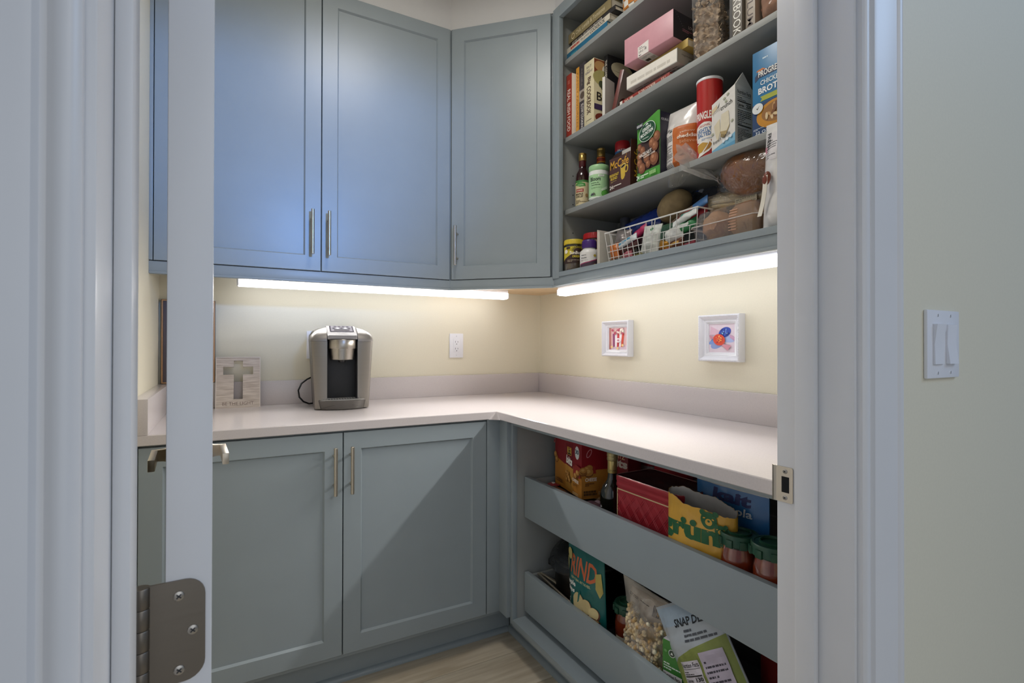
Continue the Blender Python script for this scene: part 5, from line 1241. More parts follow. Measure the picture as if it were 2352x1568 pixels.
def bun_box():
    t = thing('bun_tray', 'clear clamshell tray holding two brown buns beside the basket', 'tray', (-.300, -1.325, S0), 0)
    L, D, H = .225, .135, .098; f = glossy('#f6f1ee', .07, .5, .05, .05, 'clamshell', .2, 20)
    def rr(i, z, c=.014): return [(i+c, -i, z), (D-i-c, -i, z), (D-i, -i-c, z), (D-i, -L+i+c, z), (D-i-c, -L+i, z), (i+c, -L+i, z), (i, -L+i+c, z), (i, -i-c, z)]
    m = MB(); m.loft([rr(.010, .001), rr(.006, .006), rr(.0, .052), rr(-.004, .053), rr(-.004, .056), rr(.0, .057), rr(.012, H-.006), rr(.02, H)], f, True, True); m.build('clamshell', t, ang=30)
    for z in (.054, ):
        m = MB(); c = [Vector(p) for p in rr(-.004, z)]; m.tube(c+[c[0]], .0016, film('#fbf6f2', .45, .08, 'clamshell_rim'), 6); m.build('rim', t)
    m = MB(); c = [Vector(p) for p in rr(.008, .004)]; m.tube(c+[c[0]], .0016, film('#fbeeea', .3, .08, 'clamshell_base'), 6); m.build('base_rim', t)
    for k, (yy, rx, ry, rz_, c, lb) in enumerate(((-.050, .050, .043, .052, '#bb8f64', 'left brown bun in the clear tray'), (-.152, .052, .055, .058, '#ab8056', 'right larger brown bun in the clear tray'))):
        b = thing('bread_bun', lb, 'bun', (-.300+.068, -1.325+yy, S0+.056), 0)
        m = MB(); m.blob((0, 0, 0), (rx, ry, rz_*.92), mat(c, .6, 0, .2, 16, .3), 3, .22, 2.0, 5+k); m.build('bun_body', b)
    p = Print(lambda u, v, l: Vector((.002-l+.012*(v-.057)/.041 if v > .057 else .0-l, -u, v)), .0004)
    for k in range(8): p.rect(.135, .022+.008*k, .16, .0245+.008*k, '#c79a80')
    p.build('ridges', t)
bun_box()
def salad(p, w, h):
    p.rect(-w*.45, h*.62, -w*.05, h*.9, '#d9d5d6'); p.lines(-w*.4, h*.64, w*.3, h*.2, 8, '#55525a', 3); p.rect(-w*.5, h*.72, -w*.4, h*.78, '#c98a9a'); p.text('FRESH', -w*.42, h*.9, h*.16, w*.12, '#3a3a3a', -90, .02)
bag('produce_bag', 'tall white printed bag with clear lower half at the door jamb', 'bag', (-.306, -1.626, S0), 0, .105, .275, .05, '#dcdad8', salad, 7, .005, rot=(R(-3), R(0), R(-88)), n=18, top=.7, f=18)
t = thing('sausage_end', 'reddish brown sausage end sticking out beside the white bag', 'sausage', (-.334, -1.600, S0+.124), 0)
MB().blob((0, 0, 0), (.009, .010, .018), mat('#7a3a28', .4, 0, .1, 30), 3, .03, 1, 1, Matrix.Rotation(R(14), 3, 'X')).build('sausage_body', t)
t = thing('can_tin', 'small tin seen end-on behind the pale strap', 'tin', (-.245, -1.5690, S0+.118), rot=(R(90), 0, R(-20)))
MB().lathe([(0, 0), (.030, 0), (.031, .001), (.031, .002), (.0295, .003), (.0295, .05), (0, .05)], mat('#b9b9bc', .25, .9), 28, cap0=False, cap1=False).build('tin_body', t)
MB().tube([(.008*math.cos(a)+.008, .012*math.sin(a), -.0015) for a in [2*math.pi*k/12 for k in range(13)]], .0018, DARK, 6).build('pull_ring', t)
t = thing('bag_strap', 'pale plastic strap hanging in front of the white bag', 'strap', (-.343, -1.592, S0+.03), 0)
m = MB(); m.grid(lambda a, b: Vector((.006*math.sin(b*3), -.012*a-.016*b+.012, .10*b)), 2, 10, PAPER); m.grid(lambda a, b: Vector((.0012+.006*math.sin(b*3), -.012*a-.016*b+.012, .10*b)), 2, 10, PAPER); m.build('strap_band', t)
# ================================================================ top drawer
FX = -.492
def cracker_box():
    t = on_shelf('cracker_box', 'open red and orange cheese cracker carton standing left in the top drawer', 'box', -.416, -.772, D1+.112, -10.8)
    w, d, h = .229, .106, .186; c = mat('#8c1620', .4); th = .0014
    m = MB(); m.box(0, w, 0, th, 0, h, c); m.box(0, th, th, d, 0, h, c); m.box(w-th, w, th, d, 0, h, c); m.box(0, w, d-th, d, 0, h, c); m.box(0, w, 0, d, 0, th, c); m.build('carton', t, smooth=False)
    MB().box(.004, w-.004, .004, d-.004, h*.6, h-.012, mat('#6a4a2c', .8)).build('inner_board', t)
    m = MB(); m.prism([(.02, th, h), (w-.002, th, h), (w-.03, .05, h-.018), (.05, .05, h-.012)], (0, .0006, .0006), mat('#7a5632', .7)); m.build('folded_flap', t, smooth=False)
    def low(p, L, y0=.0): p.poly([(0, 0), (L, 0), (L, .098), (L*.55, .098), (L*.4, .092), (0, .105)], '#b87a2c')
    p = Print(face_front(0)); low(p, w); p.poly([(w*.42, .012), (w*.70, .010), (w*.70, .175), (w*.44, .17)], '#7a1420'); p.poly([(w*.42, .012), (w*.70, .010), (w*.70, .088), (w*.42, .095)], '#c08838')
    p.rect(w*.49, .132, w*.64, .160, '#d9a83a'); p.poly([(w*.50, .134), (w*.63, .134), (w*.60, .158), (w*.53, .158)], '#2a1c18'); p.text('RITZ', w*.50, .138, w*.13, .016, '#e6c25a', 4, .02); p.text('bits', w*.45, .100, w*.22, .030, '#f2ece4', -6, .05)
    p.ell(w*.85, .152, .017, .023, '#e2e6e4', 0, 18); p.text('30', w*.79, .147, .027, .016, '#1f3a5c', 0, .04)
    rg = random.Random(7)
    def crackers(cx, cy, sx, n, s):
        for k in range(n):
            x, y = cx+rg.uniform(-sx, sx), cy+rg.uniform(-.016, .018); r = s*rg.uniform(.8, 1.15)
            p.ell(x, y-r*.35, r, r*.75, '#7a4a1c', seg=12); p.ell(x, y, r, r*.8, '#b9803c', seg=12); p.ell(x-r*.2, y+r*.15, r*.55, r*.4, '#d2a05a', seg=10)
    crackers(w*.10, .11, .018, 4, .014); crackers(w*.56, .055, .018, 6, .009); p.poly([(w*.76, .07), (w, .07), (w, .108), (w*.84, .112), (w*.76, .10)], '#9a2a24'); crackers(w*.90, .088, .018, 4, .013)
    p.text('CHEESE', w*.74, .052, .05, .011, '#f0e6d8', -3, .02); p.lines(w*.76, .036, .036, .010, 2, '#7a4a18', 3, .6); p.lines(w*.12, .02, .06, .014, 2, '#6a4418', 5, .7); p.lines(w*.76, .006, .045, .012, 3, '#e8cfa0', 6)
    p.ell(w*.06, .165, .006, .010, '#c98a8e', -30, 14); p.ell(w*.06, .165, .0045, .008, '#8c1620', -30, 14); p.build('front_print', t)
    p = Print(face_right(w)); low(p, d); p.ell(.028, .155, .008, .016, '#d9a0a4', -30, 16); p.ell(.028, .155, .006, .0135, '#8c1620', -30, 16); p.poly([(0, .085), (.055, .085), (.05, .112), (.0, .11)], '#9a2a24')
    crackers(.018, .098, .018, 5, .015); p.text('CHEESE', .012, .060, .044, .012, '#f0e6d8', 0, .02); p.lines(.012, .044, .034, .012, 2, '#7a4a18', 3, .7); p.lines(.006, .012, .05, .018, 2, '#5c3c18', 5, .8); p.lines(.062, .014, .04, .012, 2, '#e8cfa0', 6); p.build('side_print', t)
cracker_box()
t = on_shelf('storage_crate', 'low dark carton under the cheese cracker box in the top drawer', 'box', -.445, -.745, D1, -4); MB().box(0, .28, 0, .24, 0, .104, mat('#2a201c', .6), .003).build('carton', t); MB().box(.004, .276, .004, .236, .104, .1045, mat('#3a2c24', .7)).build('lid', t)
PK = [('red and white striped snack bar at the left end of the top drawer', -.785, .108, -.455, .075, '#a62a30', '#e2d8d4'), ('purple-brown snack bar lying in front of the cracker box', -1.055, .108, -.47, .085, '#5c4450', None), ('tan wrapped snack bar beside the wine-dark bottle', -1.035, .106, -.40, .09, '#a08060', '#c9b08a'), ('dark wrapped snack bar along the top drawer front', -.87, .106, -.475, .09, '#33262c', '#8a5a3c'), ('pale pink wrapped bar under the bottle shoulder', -1.075, .100, -.435, .08, '#b8a0ac', None)]
for k, (lb, y, z, x, w, c, s) in enumerate(PK):
    bag('snack_bar', lb, 'snack bar', (x, y, D1+z), 0, w, .032, .014, c, stripe(s) if s else None, 20+k, .003, rot=(R(-82), R(6*k-10), R(-90+8*k-14)), top=.7, zb=.3, n=12, f=45)
def dark_bottle():
    t = thing('glass_bottle', 'dark glass bottle with gold foil neck between cracker box and red tin', 'bottle', (-.418, -1.108, D1), 0)
    r = .0405; m = MB(); m.lathe([(0, 0), (r*.95, 0), (r, .004), (r, .152), (r*.93, .168), (r*.7, .186), (r*.42, .203), (.0145, .222), (.0145, .27), (0, .27)], mat('#14170f', .06, 0, .1, 20, 0, .6), 32, cap0=False, cap1=False); m.build('bottle_body', t)
    m = MB(); m.lathe([(.0150, .224), (.0156, .226), (.0156, .262), (.0150, .2635)], mat('#b8a468', .3, .6), 28, cap0=False, cap1=False); m.build('foil_sleeve', t)
    m = MB(); m.lathe([(.0165, .264), (.0175, .266), (.0175, .274), (.0165, .276), (.0165, .2775), (.0178, .279), (.0178, .289), (.0160, .2915), (0, .2915)], mat('#b0a070', .35, .5), 28, cap0=False, cap1=False); m.build('cap', t)
    p = Print(face_cyl(.0158, -120), .0002, 6); p.text('OLIVE', -.012, .231, .022, .005, '#6a5a2c', 0, .01); p.build('lettering', t)
dark_bottle()
def red_tin():
    t = on_shelf('biscuit_tin', 'red rectangular tin embossed with diamonds in the top drawer', 'tin', -.476, -1.190, D1, 0)
    w, d, h = .262, .150, .243; c = mat('#a62c36', .28, .2, .06, 14); dk = mat('#4a1218', .22, .4)
    def rr(i, z, r=.016):
        out = []
        for cx, cy, a0 in ((w-i-r, d-i-r, 0), (i+r, d-i-r, 90), (i+r, i+r, 180), (w-i-r, i+r, 270)):
            for k in range(6): a = R(a0+18*k); out.append((cx+r*math.cos(a), cy+r*math.sin(a), z))
        return out
    MB().loft([rr(.002, 0), rr(0, .003), rr(0, h-.012)], c).build('body', t)
    m = MB(); m.loft([rr(-.0015, h-.032), rr(-.0022, h-.030), rr(-.0022, h-.024), rr(-.0012, h-.022), rr(-.0012, h-.016), rr(-.0022, h-.014), rr(-.0022, h-.003), rr(0, h)], c, False, False); m.build('lid_rim', t)
    m = MB(); m.loft([rr(.0, h), rr(.003, h+.0008), rr(.010, h-.003)], dk, False, True); m.build('lid_top', t)
    m = MB(); q = [Vector(p) for p in rr(.0, h+.0004)]; m.tube(q+[q[0]], .0011, mat('#cfa8a4', .25, .5), 6); m.build('lid_edge', t)
    m = MB()
    def line(a, b, r=.0011): m.tube([(a[0], 0, a[1]), (b[0], 0, b[1])], r, c, 6)
    z1 = h-.045; xm = w-.012
    for k in range(-6, 14):
        for dx in (-.0035, .0035):
            for s in (1, -1):
                x0 = .012+.038*k+dx; pts = []
                z0 = .01; za, xa = z0, x0; zb, xb = z1, x0+s*(z1-z0)*.82
                # clip to the panel
                def clip(xa, za, xb, zb):
                    if xa == xb: return None
                    t0, t1 = 0.0, 1.0; dx_ = xb-xa
                    for q, sgn in ((.012, 1), (xm, -1)):
                        tt = (q-xa)/dx_
                        if (dx_ > 0) == (sgn > 0): t0 = max(t0, tt)
                        else: t1 = min(t1, tt)
                    if t0 >= t1: return None
                    return (xa+dx_*t0, za+(zb-za)*t0), (xa+dx_*t1, za+(zb-za)*t1)
                r_ = clip(xa, za, xb, zb)
                if r_: line(*r_)
    tag(m.build('embossing', t), kind='stuff')
    p = Print(face_front(0)); bd = '#cdb388'
    p.rect(.009, .012, .0125, h-.038, bd); p.rect(.009, h-.0415, w-.009, h-.038, bd); p.rect(w-.0125, .012, w-.009, h-.038, bd); p.build('border_print', t)
red_tin()
def open_pouch():
    t = on_shelf('snack_pouch', 'torn-open yellow pouch with green lettering in the top drawer', 'pouch', -.474, -1.517, D1, 9)
    w, d = .190, .058; N = 112; Y = mat('#d3a13a', .4, 0, .03, 20, 0, .2); G = mat('#a5a29e', .35, .3, .08, 30)
    def top(a):
        s = math.sin(a)        # -1 front, +1 back
        base = .247-.013*math.cos(a)+.012*max(0, s)-.010*max(0, -s)
        return base+.006*noise.noise(Vector((math.cos(a)*2, s*2, 2)))+.004*noise.noise(Vector((math.cos(a)*8, s*8, 2)))
    def pt(a, f, off=0.0):
        z = top(a)*f; k = min(1, (.25+f*3.2)); k2 = .55+.45*min(1, f*2.5)
        e = abs(math.cos(a))**.8*(1 if math.cos(a) > 0 else -1)
        n = .003*noise.noise(Vector((a*3, f*6, 5)))+.0012*noise.noise(Vector((a*9, f*14, 8)))
        return Vector(((w/2-off)*e*(.97+.03*k), (d/2*k2*(1-.1*f)-off+n)*math.sin(a), z))
    m = MB(); m.loft([[pt(2*math.pi*k/N, f/48) for k in range(N)] for f in range(49)], Y, True, False); m.build('pouch', t, ang=70)
    m = MB(); m.loft([[pt(2*math.pi*k/N, f/12 if f else .02, .0012) for k in range(N)] for f in range(13)], G, True, False); m.build('inner_lining', t, ang=70)
    def S(u, v, l):
        a = 2*math.pi-math.acos(max(-1, min(1, math.copysign(min(1, abs(u)/(w/2*.995))**(1/.8), u)))); q = pt(a, min(1, v/top(a))); return Vector((q.x, q.y-l-.0005, v))
    p = Print(S, .0003, 8); g = '#1d5c34'
    p.text('grun.', -.118, .140, .205, .050, g, 0, .055); p.ell(-.034, .1965, .009, .008, g, seg=16); p.ell(-.006, .1965, .009, .008, g, seg=16)
    p.text('GUMMIES', -.084, .112, .11, .016, g, 0, .03)
    def bear(x, y, r):
        for s in (-1, 1): p.ell(x+s*r*.78, y+r*.82, r*.36, r*.34, g, seg=14)
        p.ell(x, y, r, r*.98, g, 0, 22); p.ell(x, y-r*.2, r*.44, r*.40, '#d3a13a', seg=16); p.ell(x, y-r*.08, r*.17, r*.14, g, seg=10)
        for s in (-1, 1): p.ell(x+s*r*.55, y+r*.22, r*.16, r*.09, '#d3a13a', s*-15, 10)
    bear(.036, .214, .021); bear(.066, .196, .0135); p.build('front_print', t)
open_pouch()
def granola(p, w, h):
    p.rect(-w*.5, h*.94, w*.5, h*.968, '#c9ccca'); p.text('kait', -w*.21, h*.82, w*.52, h*.10, '#1f2c66', 0, .05); p.text('granola', -w*.20, h*.72, w*.54, h*.085, '#e9eef2', 0, .02); p.lines(w*.25, h*.5, w*.2, h*.05, 1, '#cfe0ee', 2, .6); p.rect(-w*.1, h*.55, w*.08, h*.58, '#c9d4dc')
bag('granola_bag', 'blue resealable granola bag standing behind the yellow pouch', 'bag', (-.385, -1.535, D1), -90, .215, .292, .06, '#2a6fae', granola, 12, .003, top=.55, zb=.1)
def sauce_jar(label, x, y, z, h=.205, r=.044, lidr=.045, rz=0, seed=0):
    def lab(p, rr): p.rect(-rr*.55, .012, rr*.55, h*.52, '#dcd2bc'); p.rect(-rr*.5, .014, rr*.5, h*.515, '#e0d7c4'); p.text('Nutrition Facts', -rr*.46, h*.44, rr*.9, .007, '#2a2420', 0, .02); p.lines(-rr*.48, .018, rr*.94, h*.38, 12, '#4a4038', 2)
    t = jar('sauce_jar', label, x, y, z, r, h, mat('#93371a', .22, 0, .16, 50), '#1f4a36', .026, .97, .88, .80, lidr, (-160, lab), rz)
    L = mat('#1f4a36', .35); lid = [c for c in t.children if c.name.startswith('lid')][0]; m = MB(); hb = h-.026
    for k in range(9):
        M = Matrix.Rotation(2*math.pi*k/9+.3, 4, 'Z') @ Matrix.Translation((lidr, 0, hb)); m.box(-.002, .0042, -.008, .008, -.001, .017, L, .001, M)
    m.build('clip_ring', lid)
    m = MB(); m.lathe([(lidr*.62, h-.002), (lidr*.64, h+.003), (lidr*.58, h+.004), (lidr*.56, h-.001)], L, 28, cap0=False, cap1=False); m.build('raised_ring', lid)
    return t
sauce_jar('red sauce jar with a green clip lid, in front of the blue granola bag', -.462, -1.618, D1, .200, .042, .0425, 10)
sauce_jar('red sauce jar with a green clip lid, rightmost in the top drawer by the jamb', -.462, -1.705, D1, .205, .043, .047, 40)
def red_lid_box(label, x, y, w, d, h, seed):
    t = on_shelf('food_container', label, 'container', x, y, D1, 0)
    def rr(i, z, r=.012): return [(i+r, i, z), (w-i-r, i, z), (w-i, i+r, z), (w-i, d-i-r, z), (w-i-r, d-i, z), (i+r, d-i, z), (i, d-i-r, z), (i, i+r, z)]
    MB().loft([rr(.008, 0), rr(.0, h-.02)], film('#e9e5e1', .25, .2, 'frosted_tub')).build('tub', t)
    MB().box(.010, w-.010, .010, d-.010, .004, h*.7, mat('#8d8078', .7, 0, .1, 20)).build('contents', t)
    MB().loft([rr(-.003, h-.022), rr(-.003, h-.002), rr(.002, h)], mat('#a8242e', .35)).build('lid', t)
    m = MB()
    for z in (h*.55, h*.72): m.box(-.0002, w+.0002, -.0012, .0002, z, z+.003, film('#e4e0dc', .3, .2, 'tub_ridge'))
    m.build('ridges', t)
red_lid_box('clear tub with a red lid, at the back behind the bottle', -.235, -.935, .155, .16, .240, 1)
red_lid_box('clear tub with a red lid, at the back behind the red tin', -.255, -1.125, .160, .16, .240, 2)
t = on_shelf('cracker_box', 'second red cracker carton half hidden behind the gold bottle neck', 'box', -.335, -.985, D1, 0); MB().box(0, .105, 0, .06, 0, .268, mat('#7c1620', .4), .001).build('carton', t); p = Print(face_front(0)); p.text('bits', .012, .218, .09, .030, '#cfc4bc', 0, .05); p.text('RITZ', .040, .248, .05, .016, '#d9b48a', 0, .03); p.build('front_print', t)
bag('dark_bag', 'dark grey bag standing at the back right of the top drawer', 'bag', (-.300, -1.735, D1), -90, .20, .27, .06, '#2c2b30', None, 15, .008, m=mat('#2c2b30', .3, 0, .15, 30, 0, .4))

# ================================================================ bottom drawer
def pot():
    t = thing('slow_cooker', 'black and steel cooking pot with a lid, left in the bottom drawer', 'pot', (-.335, -.885, D2), 0)
    r, h = .130, .215; SB = brushed('#4b4643', 'dark_steel', (4, 4, 200), .35)
    MB().lathe([(0, 0), (r*.92, 0), (r*.96, .006), (r, .02), (r, h-.012)], SB, 44, cap0=False, cap1=False).build('shell', t)
    MB().lathe([(r, h-.013), (r+.003, h-.012), (r+.004, h-.006), (r+.002, h-.002), (r-.004, h-.001)], STEEL, 44, cap0=False, cap1=False).build('steel_rim', t)
    MB().lathe([(r-.004, h-.002), (r-.002, h+.012), (r*.96, h+.014), (r*.93, h+.004), (r*.9, h-.03), (r*.7, h-.05), (0, h-.052)], BLACK, 44, cap0=False, cap1=False).build('crock', t)
    m = MB(); m.lathe([(r*.93, h+.005), (r*.92, h+.012), (r*.6, h+.034), (r*.3, h+.044), (0, h+.046)], film('#2a2c2e', .3, .05, 'smoked_glass'), 36, cap0=False, cap1=False, M=Matrix.Translation((.045, -.01, .045)) @ Matrix.Rotation(R(-26), 4, 'Y')); m.build('lid', t)
    m = MB(); m.tube([(-.09+.01*k, .085+.004*k, h+.012+.022*math.sin(k/9*math.pi)) for k in range(10)], .004, mat('#77736c', .3, .7), 8); m.build('lid_edge_ring', t)
    for a in (118, -62):
        M = Matrix.Rotation(R(a), 4, 'Z') @ Matrix.Translation((r, 0, h-.055)); m = MB()
        m.tube([M @ Vector(q) for q in ((-.004, -.036, 0), (.022, -.032, .002), (.032, -.014, .004), (.032, .014, .004), (.022, .032, .002), (-.004, .036, 0))], .0085, BLACK, 10); m.build('handle', t)
pot()
def rind(p, w, h):
    p.text('RIND', -w*.36, h*.72, w*.72, h*.19, '#cf6a42', -2, .02); p.text('KEEP IT REAL. EAT THE PEEL.', -w*.30, h*.675, w*.56, h*.022, '#d9cf9a', -2, .01); p.text('apple', -w*.47, h*.595, w*.34, h*.062, '#f0eee8', 0, .04); p.text('chips', -w*.45, h*.53, w*.28, h*.055, '#f0eee8', 0, .04)
    p.lines(-w*.44, h*.36, w*.14, h*.09, 4, '#cfe0d8', 3, .5)
    A = '#c9b684'; E = '#6a3a2a'
    p.ell(-w*.02, h*.44, w*.19, h*.135, E, 14); p.ell(-w*.03, h*.448, w*.175, h*.125, A, 14); p.poly([(-w*.06, h*.47), (-w*.03, h*.60), (w*.02, h*.59), (-w*.02, h*.49)], '#1a665f')
    p.ell(w*.16, h*.46, w*.12, h*.085, E, -20); p.ell(w*.15, h*.466, w*.11, h*.078, A, -20); p.ell(w*.32, h*.42, w*.11, h*.07, E, -30); p.ell(w*.31, h*.428, w*.10, h*.062, '#d3c08c', -30)
    p.ell(w*.24, h*.345, w*.20, h*.045, E, 8); p.ell(w*.25, h*.358, w*.17, h*.022, '#b89a66', 8); p.ell(w*.24, h*.315, w*.2, h*.04, E, 4); p.ell(w*.25, h*.322, w*.17, h*.026, A, 4)
    p.poly([(w*.34, h*.82), (w*.46, h*.84), (w*.49, h*.66), (w*.44, h*.60), (w*.36, h*.68)], '#b9a95c'); p.ell(-w*.40, h*.90, w*.07, h*.06, '#b9ab68', 30); p.ell(-w*.45, h*.80, w*.03, h*.07, '#a8a060', 8)
    p.rect(-w*.16, h*.19, w*.06, h*.23, '#4a4a86'); p.rect(-w*.15, h*.195, -w*.06, h*.225, '#cfd0dc'); p.rect(w*.13, h*.185, w*.29, h*.24, '#d9dcd4'); p.text('UP', w*.15, h*.203, w*.12, h*.03, '#1c2c2a', 0, .03); p.lines(w*.14, h*.187, w*.14, h*.012, 1, '#1c2c2a', 1, .7)
bag('chip_pouch', 'teal pouch of dried apple chips with orange lettering in the bottom drawer', 'pouch', (-.476, -1.060, D2), -90, .190, .318, .055, '#12605c', rind, 14, .003, rot=(0, R(-3), R(-90)), top=.62, zb=.1)
def tongs():
    t = thing('kitchen_tongs', 'metal kitchen tongs lying at the left end of the bottom drawer', 'tongs', (-.462, -.855, D2+.098), rot=(R(0), R(0), R(-82)))
    for s in (-1, 1):
        m = MB(); m.tube([(-.10, s*.006, .028), (-.04, s*.013, .020), (.04, s*.018, .006), (.10, s*.012, -.012), (.13, s*.008, -.02)], [.005, .006, .0065, .006, .004], NICKEL, 8); m.build('arm', t)
tongs()
def whisk():
    t = thing('metal_whisk', 'metal whisk with looped wires beside the cooking pot', 'whisk', (-.482, -.970, D2+.07), rot=(0, R(8), R(-84)))
    MB().tube([(-.10, 0, .03), (-.03, 0, .016)], .006, NICKEL, 10).build('handle', t)
    for k in range(4):
        a = math.pi*k/4; m = MB(); m.tube([(-.03+.12*math.sin(q/12*math.pi), .022*math.cos(a)*math.cos(q/12*math.pi), .016-.16*.12*math.sin(q/12*math.pi)+.022*math.sin(a)*math.cos(q/12*math.pi)) for q in range(13)], .0012, NICKEL, 6); m.build('wire_loop', t)
whisk()
t = on_shelf('wooden_board', 'edge of a small wooden board behind the tongs', 'board', -.375, -.735, D2+.072, 0); MB().box(0, .12, 0, .05, 0, .018, mat('#7a5a34', .6, 0, .15, 30), .003).build('board', t)
t = on_shelf('dark_box', 'plain black box standing behind the teal pouch in the bottom drawer', 'box', -.330, -1.060, D2, 0); MB().box(0, .16, 0, .12, 0, .235, mat('#121214', .4), .002).build('carton', t)
sauce_jar('red sauce jar with a green lid, between teal pouch and popcorn in the bottom drawer', -.425, -1.190, D2, .196, .040, .041, 0)
def white_lab(p, w, h):
    p.lines(-w*.35, h*.86, w*.3, h*.035, 2, '#3a3638', 3, .5)
    rg = random.Random(6); x = w*.0
    while x < w*.42: d = rg.choice([.001, .0016, .0024]); p.rect(x, h*.80, x+d, h*.92, '#2a2628'); p.k -= 1; x += d+rg.choice([.0012, .002])
    p.k += 1
    for a in range(0, 300, 20): p.text('O', -w*.22+.020*math.cos(R(a)), h*.52+.016*math.sin(R(a)), .004, .003, '#3a3638')
bag('paper_bag', 'crumpled white bag leaning behind the popcorn in the bottom drawer', 'bag', (-.375, -1.300, D2+.030), 0, .30, .235, .06, '#c9c2b8', white_lab, 17, .010, rot=(R(10), R(3), R(-90)), top=.8, n=30, f=16)
def popcorn():
    L = Vector((-.455, -1.310, D2+.0)); w, h, d = .205, .275, .095
    t = bag('popcorn_bag', 'clear bag of popcorn standing in the bottom drawer', 'bag', tuple(L), -90, w, h, d, '#cccccc', None, 18, .006, m=film('#efe8e0', .86, .08, 'popcorn_film', .5), top=.72, n=24, taper=.35)
    F, Bk = pouchS(w, h, d, 18, .006, .72, .12, .35)
    rg = random.Random(3); m = MB(); cs = [mat(c, .7, 0, .25, 120) for c in ('#d8c49a', '#c7ad7c', '#e6dcc0', '#b9955c')]
    n = 0
    for k in range(900):
        u = rg.uniform(-w*.47, w*.47); v = rg.uniform(.008, h*.80)
        f = F(u, v); b = Bk(u, v)
        if -f.y < .010: continue
        s = rg.random(); y = f.y+.007 if s < .62 else (f.y+(b.y-f.y)*rg.uniform(.2, .8) if s < .8 else b.y-.008)
        if n > 360: break
        n += 1; c = Vector((f.x, y, v)); mm = cs[rg.choice([0, 0, 0, 1, 1, 2, 3])]
        for q in range(3):
            o = Vector((rg.uniform(-.004, .004), rg.uniform(-.003, .003), rg.uniform(-.004, .004))); r0 = rg.uniform(.0045, .0075)
            m.blob(c+o, r0, mm, 1, .35, 2.2, k+q)
    m.blob((0, 0, h*.38), (w*.38, d*.22, h*.34), cs[1], 2, .1, 1, 1)
    o = m.build('popcorn', None, ang=75); o.matrix_world = Matrix.Translation(L) @ Matrix.Rotation(R(-90), 4, 'Z'); tag(o, 'pale popcorn filling the clear bag in the bottom drawer', 'popcorn', kind='stuff')
popcorn()
def soup_carton():
    t = on_shelf('soup_carton', 'small green soup carton with a white top in front of the popcorn', 'carton', -.493, -1.404, D2, 12)
    w, d, h = .062, .060, .208
    MB().box(0, w, 0, d, 0, h, mat('#3f7d34', .35), .001).build('carton', t)
    p = Print(face_top(h)); p.rect(.001, .001, w-.001, d-.001, '#ddd8da'); p.lines(.012, .012, .04, .03, 4, '#4a4448', 3, .4); p.build('top_print', t)
    p = Print(face_front(0)); p.poly([(w*.55, h), (w, h), (w, h-.03), (w*.8, h-.042), (w*.62, h-.03)], '#4f9440'); p.ell(w*.45, h-.030, .010, .010, '#e2e4e0', seg=16); p.ell(w*.45, h-.030, .0085, .0085, '#3a4a3c', seg=16); p.poly([(w*.45-.004, h-.033), (w*.45+.004, h-.033), (w*.45, h-.026)], '#e8ebe6'); p.ell(w*.15, h-.028, .005, .004, '#6aa05c', seg=10)
    p.lines(.004, h-.075, w-.010, .02, 3, '#dfe6d8', 3, .5); p.rect(.002, .0, w-.004, h-.082, '#e4dfdf'); p.text('Nutrition Facts', .004, h-.095, w-.012, .009, '#2a282a', 0, .02); p.rect(.004, h-.104, w-.006, h-.102, '#2a282a'); p.lines(.004, h-.122, w*.6, .014, 2, '#2a282a', 5); p.rect(.004, h-.128, w-.006, h-.126, '#2a282a'); p.text('110', w*.66, h-.140, w*.22, .008, '#2a282a', 0, .03); p.lines(.004, .01, w-.012, .05, 6, '#4a484a', 6); p.build('front_print', t)
    p = Print(face_right(w)); p.rect(0, 0, d, h-.05, '#1c4a2a'); p.text('Red', .010, .098, .036, .018, '#cfd8c8', 0, .02); p.text('& Tomato', .008, .076, .046, .014, '#cfd8c8', 0, .01); p.text('Soup', .012, .056, .034, .013, '#b8c8b0', 0, .01); p.lines(.008, .13, .04, .01, 1, '#b8c8b0', 2, .5); p.build('side_print', t)
soup_carton()
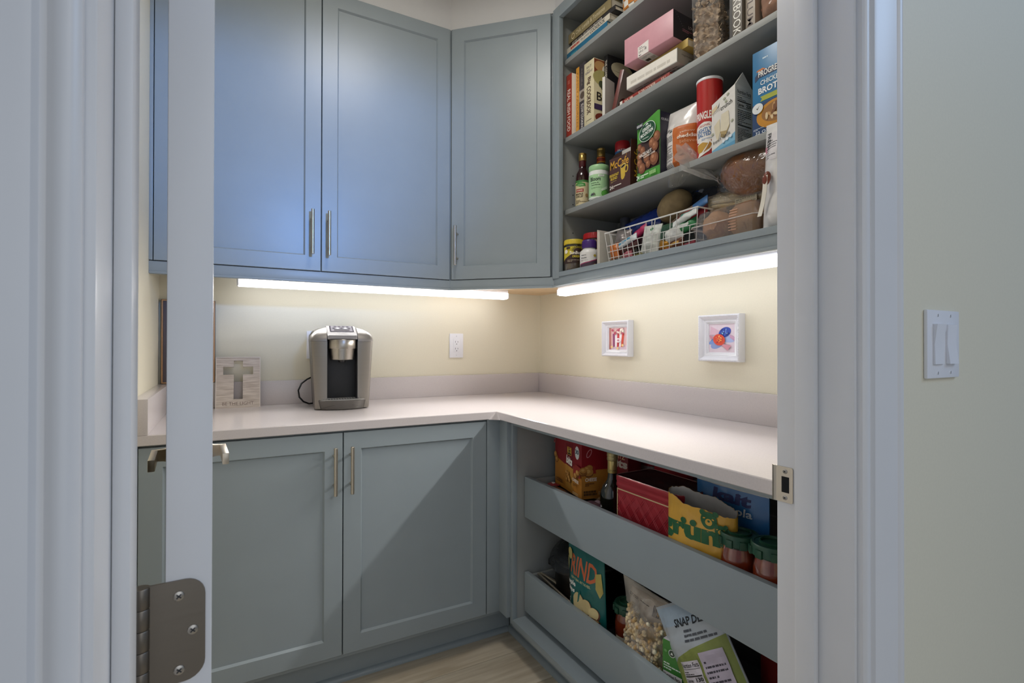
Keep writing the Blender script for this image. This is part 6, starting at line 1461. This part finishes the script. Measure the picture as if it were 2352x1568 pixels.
def snap(p, w, h):
    p.poly([(-w*.49, h*.05), (w*.49, h*.05), (w*.49, h*.73), (w*.3, h*.715), (0, h*.69), (-w*.3, h*.65), (-w*.49, h*.61)], '#7f8a44'); p.poly([(-w*.49, h*.85), (w*.49, h*.85), (w*.49, h*.98), (-w*.49, h*.98)], '#9fb0bf')
    p.text('SNAP DEAS', -w*.20, h*.835, w*.62, h*.055, '#1e2228', 0, .03)
    for k in range(3): p.lines(-w*.05, h*(.735+.03*k), w*.46, h*.03, 1, '#4a4e55', k, .5)
    facts(p, -w*.30, h*.22, w*.36, h*.40, '130', '#1c1a1c', '#c5bfc6'); p.rect(w*.12, h*.24, w*.42, h*.66, '#b3a9b8'); p.lines(w*.15, h*.28, w*.24, h*.34, 11, '#3a3440', 4, .4)
    p.ell(-w*.42, h*.34, w*.06, h*.1, '#2f7a34', 20); p.ell(-w*.40, h*.24, w*.07, h*.03, '#4f9a3c', 10); p.ell(-w*.38, h*.29, w*.07, h*.03, '#5aa848', 10)
bag('snack_bag', 'grey and green crisp bag slanting left with a nutrition panel, bottom drawer', 'bag', (-.480, -1.650, D2+.045), 0, .215, .345, .065, '#a9b0b6', snap, 19, .004, rot=(0, R(-34), R(-90)), top=.66, zb=.1, n=30)
bag('sauce_pouch', 'dark red pouch behind the slanting crisp bag', 'pouch', (-.385, -1.700, D2), -90, .16, .26, .05, '#6c1c18', lambda p, w, h: p.ell(-w*.1, h*.5, w*.08, h*.04, '#b89a8a'), 21, .005)
bag('snack_bag', 'orange and white snack pack at the right end of the bottom drawer', 'bag', (-.470, -1.765, D2+.05), 0, .15, .19, .06, '#b4602c', lambda p, w, h: (p.poly([(-w*.45, h*.55), (w*.4, h*.75), (w*.45, h*.55), (-w*.4, h*.35)], '#cfcad2'), p.text('CRISPS', w*.0, h*.56, w*.3, h*.08, '#3a343c', 12, .02), p.ell(-w*.3, h*.8, w*.12, h*.08, '#7a5224')), 22, .006, rot=(R(-18), R(16), R(-90)))
bag('purple_wrapper', 'purple wrapper poking up before the orange snack pack', 'wrapper', (-.495, -1.690, D2+.03), 0, .08, .09, .02, '#5a4a6c', None, 23, .004, rot=(R(-8), R(20), R(-90)), n=12)
